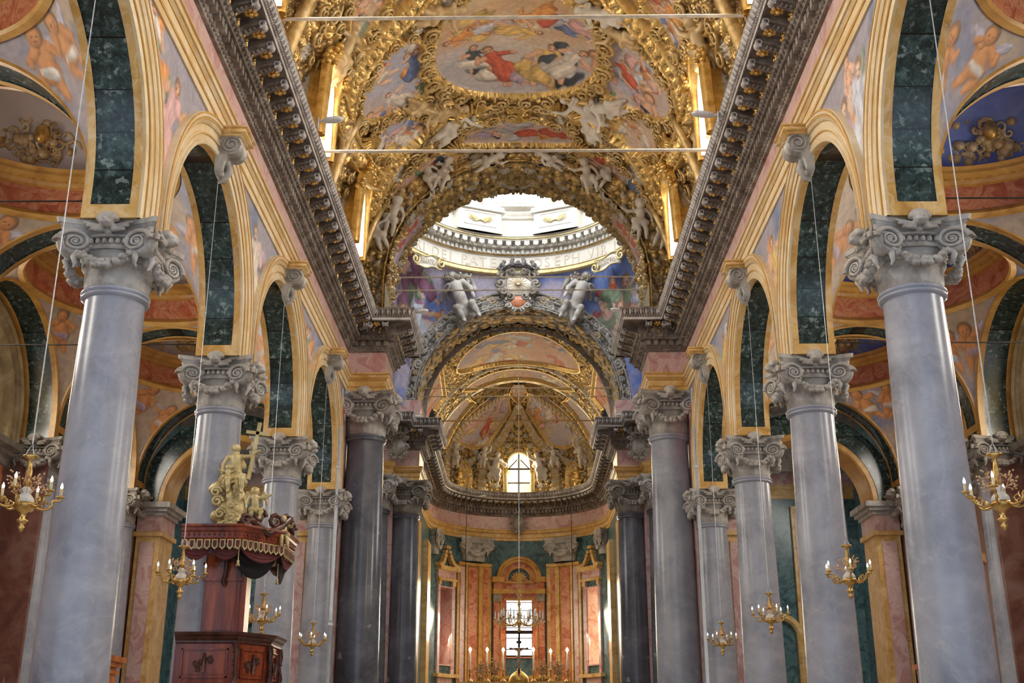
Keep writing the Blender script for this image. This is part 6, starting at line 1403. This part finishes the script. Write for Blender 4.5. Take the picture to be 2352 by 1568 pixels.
AF = [(1133, 1075, 'white angel with raised arm just left of the amber window', 2.0), (1247, 1075, 'white angel with raised arm just right of the amber window', 2.0), (1045, 1045, 'white putto high on the far left of the apse half dome', 1.6), (1107, 1050, 'white putto between the left gold medallion and the window angel', 1.4), (1275, 1050, 'white putto beside the right window angel', 1.4), (1338, 1045, 'white putto high on the far right of the apse half dome', 1.6), (1068, 910, 'pale figure high on the left rib of the half dome', 1.8), (1312, 905, 'pale figure high on the right rib of the half dome', 1.8)]
for k, (u, v, lb, h) in enumerate(AF):
    d = ray(u, v); ox, oy = CAMP[0], CAMP[1]-66; zc = CAMP[2]-ZQ; o = Vector((ox, oy, zc)); D = Vector(d); b = o.dot(D); cc = o.dot(o)-(RQ-.25)**2; aa = D.dot(D); t = (-b+sqrt(max(0, b*b-aa*cc)))/aa; p = Vector(CAMP)+D*t
    if p.z < ZQ or b*b < aa*cc: p = Vector(atY(u, v, 70.2)) if abs(u-1190) < 100 else Vector(atY(u, v, 68.9))
    put_figure('stucco_figure', (p[0], p[1]-.15, p[2]-h*.5), h, (0, (.15 if u < 1190 else -.15), (1190-u)*-.004), 30+k % 4, lb, 'stucco figure', gp, 'statue', baby=k > 1, n=56)
for s in (-1, 1):
    p = Vector((s*3.6, 69.35, 16.25)); put_figure('gilt_medallion_figure', tuple(p), 1.5, (0, 0, s*-.4), 3, 'golden figure in the oval niche %s of the amber apse window' % ('left' if s < 0 else 'right'), 'gilt figure', mat='gold', baby=False)
# ---- cartouches
def cartouche(name, loc, w_, h_, label, mat='stuccodark', crown=True, ry=0, shield='stuccodark', rz=0, cr=None, cmat=None):
    t = empty(name, loc, rz, label, 'cartouche'); m = MB()
    n = 40; sh = [(w_*.42*(1+.12*cos(3*a))*cos(a), h_*.42*(1-.06*cos(2*a))*sin(a)) for a in np.linspace(0, 2*pi, n+1)[:-1]]
    P = np.array([[(x*k, -d, z*k) for k, d in ((1, 0), (.95, .12), (.7, .2), (.3, .24), (.0, .25))] for x, z in sh]); m.grid(P, closed_u=True); m.build('shield', M[shield], t)
    m = MB(); m.tube([(x, -.08, z) for x, z in sh+[sh[0]]], w_*.07, 8)
    for s in (-1, 1):
        for (x, z, r, d) in ((.42, .38, .16, 1), (.5, .05, .14, -1), (.42, -.3, .15, 1), (.2, -.5, .12, -1), (.2, .52, .13, 1)):
            m.tube([(s*w_*(x+r*(1-i/15)*cos(d*i*.7)), -.1-.01*i, h_*(z)+w_*r*(1-i/15)*sin(d*i*.7)) for i in range(13)], [w_*.05]*11+[w_*.04, w_*.02], 6)
    m.build('scroll_frame', M[mat], t)
    if crown:
        m = MB(); z0 = h_*.55; r = cr or w_*.42; m.lathe([(r*.8, z0), (r*.95, z0+.03*h_), (r*.9, z0+.08*h_), (r*.97, z0+.1*h_)], 24)
        for k in range(10): a = k*2*pi/10; m.tube([(r*.95*cos(a), r*.95*sin(a), z0+.08*h_), (r*1.15*cos(a), r*1.15*sin(a), z0+.2*h_), (r*1.0*cos(a), r*1.0*sin(a), z0+.28*h_)], [.05*w_, .07*w_, .03*w_], 6); m.ball((r*1.0*cos(a), r*1.0*sin(a), z0+.3*h_), .06*w_, 6)
        for k in range(8): a = k*2*pi/8; m.tube([(r*.9*cos(a), r*.9*sin(a), z0+.1*h_), (r*.6*cos(a), r*.6*sin(a), z0+.3*h_), (0, 0, z0+.36*h_)], .03*w_, 5)
        m.ball((0, 0, z0+.42*h_), .08*w_, 8); m.build('crown', M[cmat or mat], t)
    return t
p = atY(1190, 655, 53.7); big = cartouche('crowned_cartouche', tuple(p), 1.75, 1.25, 'large crowned stucco shield with sun rays over the choir arch, below the dome inscription', 'stuccodark', True, shield='statue', cr=.86, cmat='wornstone')
m = MB()
for k in range(16): a = 2*pi*k/16; m.tube([(.08*cos(a), -.26, .08*sin(a)), (.5*cos(a), -.2, .5*sin(a))], [.03, .01], 4)
m.build('sun_rays', M['statuegold'], big)
p = atY(1190, 692, 53.75); cartouche('red_shield_cartouche', tuple(p), 1.1, .95, 'small scroll framed red and gold shield at the keystone of the choir arch', 'stucco', False, shield='red')
for s, nm in ((-1, 'left'), (1, 'right')):
    p = atY(1190+s*275, 1028, 52.75); cartouche('coat_of_arms', tuple(p), .85, 1.1, 'dark crowned coat of arms on the %s rear crossing pier, pink frieze' % nm)
p = atY(1190, 1203, 70.9); cartouche('coat_of_arms', tuple(p), .8, 1.1, 'dark coat of arms in the centre of the red apse frieze')
gg = 'angels on the choir arch'
for (u, v, h, sp, lb, sd_, bb) in ((1083, 690, 3.0, -.35, 'large pale seated angel left of the crowned shield', 41, False), (1302, 690, 3.0, .35, 'large pale seated angel right of the crowned shield', 42, False), (1065, 635, 1.3, .2, 'small flying putto above the left choir arch angel', 43, True), (1332, 638, 1.3, -.2, 'small flying putto above the right choir arch angel', 44, True)):
    p = atY(u, v, 53.6); put_figure('angel_statue', (p[0], p[1], p[2]-h*.45), h, (.1, sp, 0), sd_, lb, 'angel', gg, 'stucco', baby=bb, sit=not bb, wings=True, n=80, arms=['fwd', 'down'] if u < 1190 else ['down', 'fwd'])
# scroll labels on the ring
for s, nm in ((-1, 'left'), (1, 'right')):
    d = atY(1190+s*205, 607, 51.9); a = atan2(d[0], d[1]-48)
    t = empty('scroll_label', tuple(d+np.array((0, -.35, 0))), -a*.9, 'white scroll framed tablet reading ELECTA on the %s under the dome ring' % nm, 'tablet', 'lettered tablets under the dome ring')
    m = MB(); P = np.array([[(x, -.04*cos(x*5)-.0, z+.1*sin(x*2.2)) for z in (-.28+.06*sin(x*7), .28+.05*sin(x*6))] for x in np.linspace(-.75, .75, 22)]); m.grid(P); P2 = P+np.array((0, .06, 0)); m.grid(P2); m.build('tablet', M['white'], t)
    m = MB()
    for q in (-1, 1): m.tube([(q*.8+.26*(1-i/15)*cos(i*.7*q+1), -.04, q*.1+.28*(1-i/15)*sin(i*.7*q+1)*1.0+.0) for i in range(13)], [.06]*11+[.05, .03], 6)
    for q in (-1, 1): m.tube([(x, -.06, q*.3+.1*sin(x*2.2)+.04*sin(x*7)) for x in np.linspace(-.8, .8, 16)], .04, 6)
    m.build('scroll_border', M['oldgold'], t)
    me = text_mesh('ELECTA', .34, .02); me.materials.append(M['letter']); o = bpy.data.objects.new('lettering', me); COL.objects.link(o); setparent(o, t); o.matrix_local = Matrix.Translation((0, -.1, -.1)) @ Matrix.Rotation(pi/2, 4, 'X') @ Matrix.Diagonal((.85, 1, 1, 1))
    for (u, v, k) in ((1190+s*235, 590, 'outer'), (1190+s*153, 632, 'inner')):
        p = atY(u, v, 52.3 if k == 'outer' else 53.4); m = MB(); R = random.Random(u)
        for q in range(60): tt = R.uniform(-1, 1); m.ball((p[0]+tt*.5, p[1]-.2+R.uniform(-.12, .12), p[2]-.25*(1-tt*tt)+R.uniform(-.13, .13)), R.uniform(.05, .1), 6)
        tag(m.build('fruit_festoon', M['stuccodark']), 'brown fruit festoon at the %s end of the %s scroll tablet under the dome' % (k, nm), 'festoon', 'fruit festoons under the dome ring')
# ================================================================ HIGH ALTAR
al = empty('high_altar', (0, 62.6, 0), 0, 'gilded high altar carrying the candles in front of the apse window', 'altar')
m = MB(); m.box(-3.2, 3.2, -.6, .8, 0, 4.3); m.build('altar_block', M['pink'], al, False)
m = MB(); m.box(-3.3, 3.3, -.7, .4, 4.3, 4.45); m.box(-3.1, 3.1, -.1, .5, 4.45, 4.75); m.build('gradine', M['gold'], al, False)
m = MB(); m.lathe([(.55, 4.4), (.6, 4.6), (.55, 4.75), (.5, 4.9), (.42, 5.05), (.25, 5.2), (.1, 5.28), (.12, 5.32), (.05, 5.4), (0, 5.42)], 24, (0, -.3, 0)); m.build('tabernacle_dome', M['gold'], al)
cxs = (-2.55, -1.66, -.82, .76, 1.66, 2.53); cn = ['leftmost', 'second from the left', 'third from the left, next to the crucifix', 'fourth from the left, right of the crucifix', 'second from the right', 'rightmost']
zt = [6.38, 6.38, 6.36, 6.38, 6.30, 6.36]
for i, x in enumerate(cxs):
    t = empty('lit_candle', (x, 62.4, 4.75), 0, 'tall lit altar candle, %s of the six' % cn[i], 'candle', 'six lit altar candles'); z1 = zt[i]-4.75-.12
    m = MB(); m.lathe([(.16, 0), (.14, .06), (.05, .12), (.04, .25), (.08, .3), (.04, .36), (.05, .5), (.13, .58), (.05, .6)], 12); m.build('candlestick', M['gold'], t)
    m = MB(); m.lathe([(.045, .58), (.042, z1), (0, z1)], 10); m.build('wax', M['candle'], t)
    m = MB(); m.lathe([(.01, z1), (.07, z1+.05), (.075, z1+.1), (.045, z1+.17), (0, z1+.23)], 10); m.build('flame', M['flame'], t)
cf = empty('crucifix', (.0, 61.9, 4.9), 0, 'dark wooden altar crucifix with a pale corpus before the apse window', 'crucifix')
m = MB(); m.box(-.05, .05, -.03, .03, 0, 2.0); m.box(-.5, .5, -.03, .03, 1.4, 1.5); m.box(-.13, .13, -.05, -.03, 1.72, 1.85); m.build('cross', M['iron'], cf, False)
caps = [((0, -.08, 1.45), (0, -.08, 1.48), .065, .065), ((0, -.07, 1.35), (0, -.06, 1.05), .09, .07), ((-.04, -.07, 1.0), (-.02, -.1, .75), .055, .045), ((.04, -.07, 1.0), (.02, -.1, .75), .055, .045), ((-.02, -.1, .75), (0, -.06, .48), .045, .03), ((.02, -.1, .75), (0, -.06, .5), .045, .03), ((-.07, -.07, 1.05), (.07, -.07, 1.0), .07, .06, .01)]
for s in (-1, 1): caps += [((s*.09, -.07, 1.36), (s*.28, -.06, 1.44), .035, .028), ((s*.28, -.06, 1.44), (s*.46, -.05, 1.52), .026, .02)]
V, F = snets(sdf(caps, .02), (-.6, -.25, .3), (.6, .1, 1.65), 90); mb = MB(); mb.add(V, F); mb.build('corpus', M['flesh'], cf)
m = MB(); m.lathe([(.2, -.15), (.18, -.05), (.06, 0), (.07, .12), (.04, .2)], 14); m.build('foot', M['gold'], cf)
for i, (x, w_) in enumerate(((-1.98, .45), (-1.24, .42), (1.2, .42), (2.02, .4))):
    R = random.Random(i); m = MB(); m.lathe([(.1, 0), (.16, .1), (.12, .25), (.08, .3)], 12)
    t = empty('flower_vase', (x, 62.15, 4.75), 0, 'gilded vase of dried golden flowers, %s on the altar' % ['leftmost', 'inner left', 'inner right', 'rightmost'][i], 'flower vase', 'flower vases on the altar'); m.build('vase', M['gold'], t); m = MB()
    for k in range(130):
        a, r = R.uniform(0, 6.28), R.gauss(0, w_*.45); z = .62+R.gauss(0, .22)-abs(r)*.3; m.ball((r*cos(a), r*sin(a)*.5, z), R.uniform(.025, .05), 4)
    for k in range(20): a = R.uniform(0, 6.28); m.tube([(0, 0, .25), (.3*cos(a)*.6, .1*sin(a), .5), (.4*cos(a), .2*sin(a), .6+R.uniform(0, .4))], .008, 4)
    m.build('flowers', M['flowers'], t)
# crystal chandelier of the choir
ch = empty('crystal_chandelier', (.02, 60.0, 7.6), 0, 'large gilt and crystal chandelier hanging before the apse window', 'chandelier')
m = MB(); m.lathe([(.03, 2.6), (.07, 2.2), (.08, 1.9), (.05, 1.4), (.11, 1.3), (.04, 1.2), (.05, .9), (.1, .8), (.05, .7), (.05, .4), (.12, .3), (.06, .1), (.14, -.05), (.2, -.12), (.1, -.22), (.05, -.4), (.09, -.48), (0, -.6)], 16); m.build('stem', M['gold'], ch)
m = MB(); m.tube([(0, 0, 1.9), (0, 0, 14.3)], .018, 6); m.build('cord', M['wire'], ch)
cry = MB()
for k in range(20):
    a = 2*pi*k/20+.1; R_ = 1.22 if k % 2 == 0 else .85; zc = 0 if k % 2 == 0 else .12; m = MB()
    m.tube(smoothpoly3([(.1*cos(a), .1*sin(a), -.1), (.4*R_*cos(a), .4*R_*sin(a), -.28), (.8*R_*cos(a), .8*R_*sin(a), -.2), (R_*cos(a), R_*sin(a), zc-.05), (R_*cos(a), R_*sin(a), zc+.05)]), .022, 5)
    m.lathe([(.01, zc), (.09, zc+.04), (.1, zc+.07), (.03, zc+.05)], 10, (R_*cos(a), R_*sin(a), 0)); ar = m.build('arm', M['gold'], ch)
    m = MB(); m.lathe([(.036, zc+.05), (.034, zc+.36), (.018, zc+.44), (0, zc+.48)], 8, (R_*cos(a), R_*sin(a), 0)); m.build('candle_tube', M['crystal'], ar)
    for q in range(5): t = q/5*2*pi; cry.ball((R_*cos(a)+.1*cos(t), R_*sin(a)+.1*sin(t), zc-.04), .022, 5, sc=(1, 1, 2))
    for q in range(7): f = q/7; cry.ball((f*R_*cos(a), f*R_*sin(a), .5-.5*f-.25*sin(pi*f)), .02, 5, sc=(1, 1, 1.6))
cry.build('crystal_drops', M['crystal'], ch)['kind'] = 'stuff'
# ---- small things
for s, nm in ((-1, 'left'), (1, 'right')):
    x = s*4.02; rod('dark_cable', (s*3.1, 67.9, 16.3), (s*3.12, 67.7, 4.0), .02, 'thin dark cable hanging from the apse cornice on the %s' % nm, 'cable', 'apse cables', 'iron')
m = MB(); m.tube([(-6.02, 38.0, 13.2), (-6.02, 38.0, 5.3)], .055, 8); m.tube([(-6.02, 38.0, 5.4), (-6.02, 38.0, 5.25)], .08, 8); m.tube([(-6.02, 38.0, 5.3), (-6.02, 38.0, 0)], .055, 8)
m.tube([(-6.02, 38.0, 10.4), (-6.02, 38.0, 10.5)], .08, 8); tag(m.build('drain_pipe', M['pipe']), 'pale grey pipe running down between the last left column and the dark crossing column', 'pipe')
m = MB(); m.tube([(6.02, 38.0, 13.2), (6.02, 38.0, 0)], .055, 8); m.tube([(6.02, 38.0, 10.4), (6.02, 38.0, 10.5)], .08, 8); tag(m.build('drain_pipe', M['pipe']), 'pale grey pipe beside the farthest right arcade column', 'pipe')
def confessional(x, y, rz, label):
    t = empty('confessional', (x, y, 0), rz, label, 'confessional')
    t.scale = (.78, .9, 1.11); m = MB(); m.box(-.6, .6, -.45, .45, 0, 2.55); b = m.build('cabinet', M['woodorange'], t, False)
    m = MB(); m.box(-.68, .68, -.53, .53, 2.55, 2.62); m.box(-.74, .74, -.6, .6, 2.62, 2.70); m.box(-.64, .64, -.5, .5, 2.45, 2.5); m.build('cornice_moulding', M['woodorange'], t, False)
    for sx in (-.4, .4): m = MB(); m.box(sx-.15, sx+.15, -.49, -.45, .3, 2.3); m.build('door', M['wood'], t, False)
    return t
p = atY(186, 1512, 19.6); confessional(p[0], 19.6, 0, 'orange walnut confessional top showing between the two nearest left columns')
p = atY(2189, 1505, 21.5); confessional(p[0], 21.5, 0, 'orange walnut confessional top showing left of the biggest right column')
# dark altarpieces in the transepts
for s, nm in ((-1, 'left'), (1, 'right')):
    t = empty('side_altarpiece', (s*9.0, 55.3, 0), 0, 'dark carved altarpiece stepping up the %s transept wall' % nm, 'altarpiece')
    m = MB(); z = 6.0
    for k in range(5): w_ = .55-.07*k; m.box(-w_, w_, -.2, .3, z, z+.9); m.box(-w_-.15, w_+.15, -.35, .3, z+.9, z+1.05); z += 1.25
    m.build('carved_tiers', M['wooddark'], t, False); m = MB()
    for k in range(6): m.ball((R.uniform(-.3, .3), -.2, z+.15*k-.2), .18-.02*k, 8)
    m.box(-.5, .5, -.1, .3, 0, 6.0)
    m.build('finial', M['iron'], t)
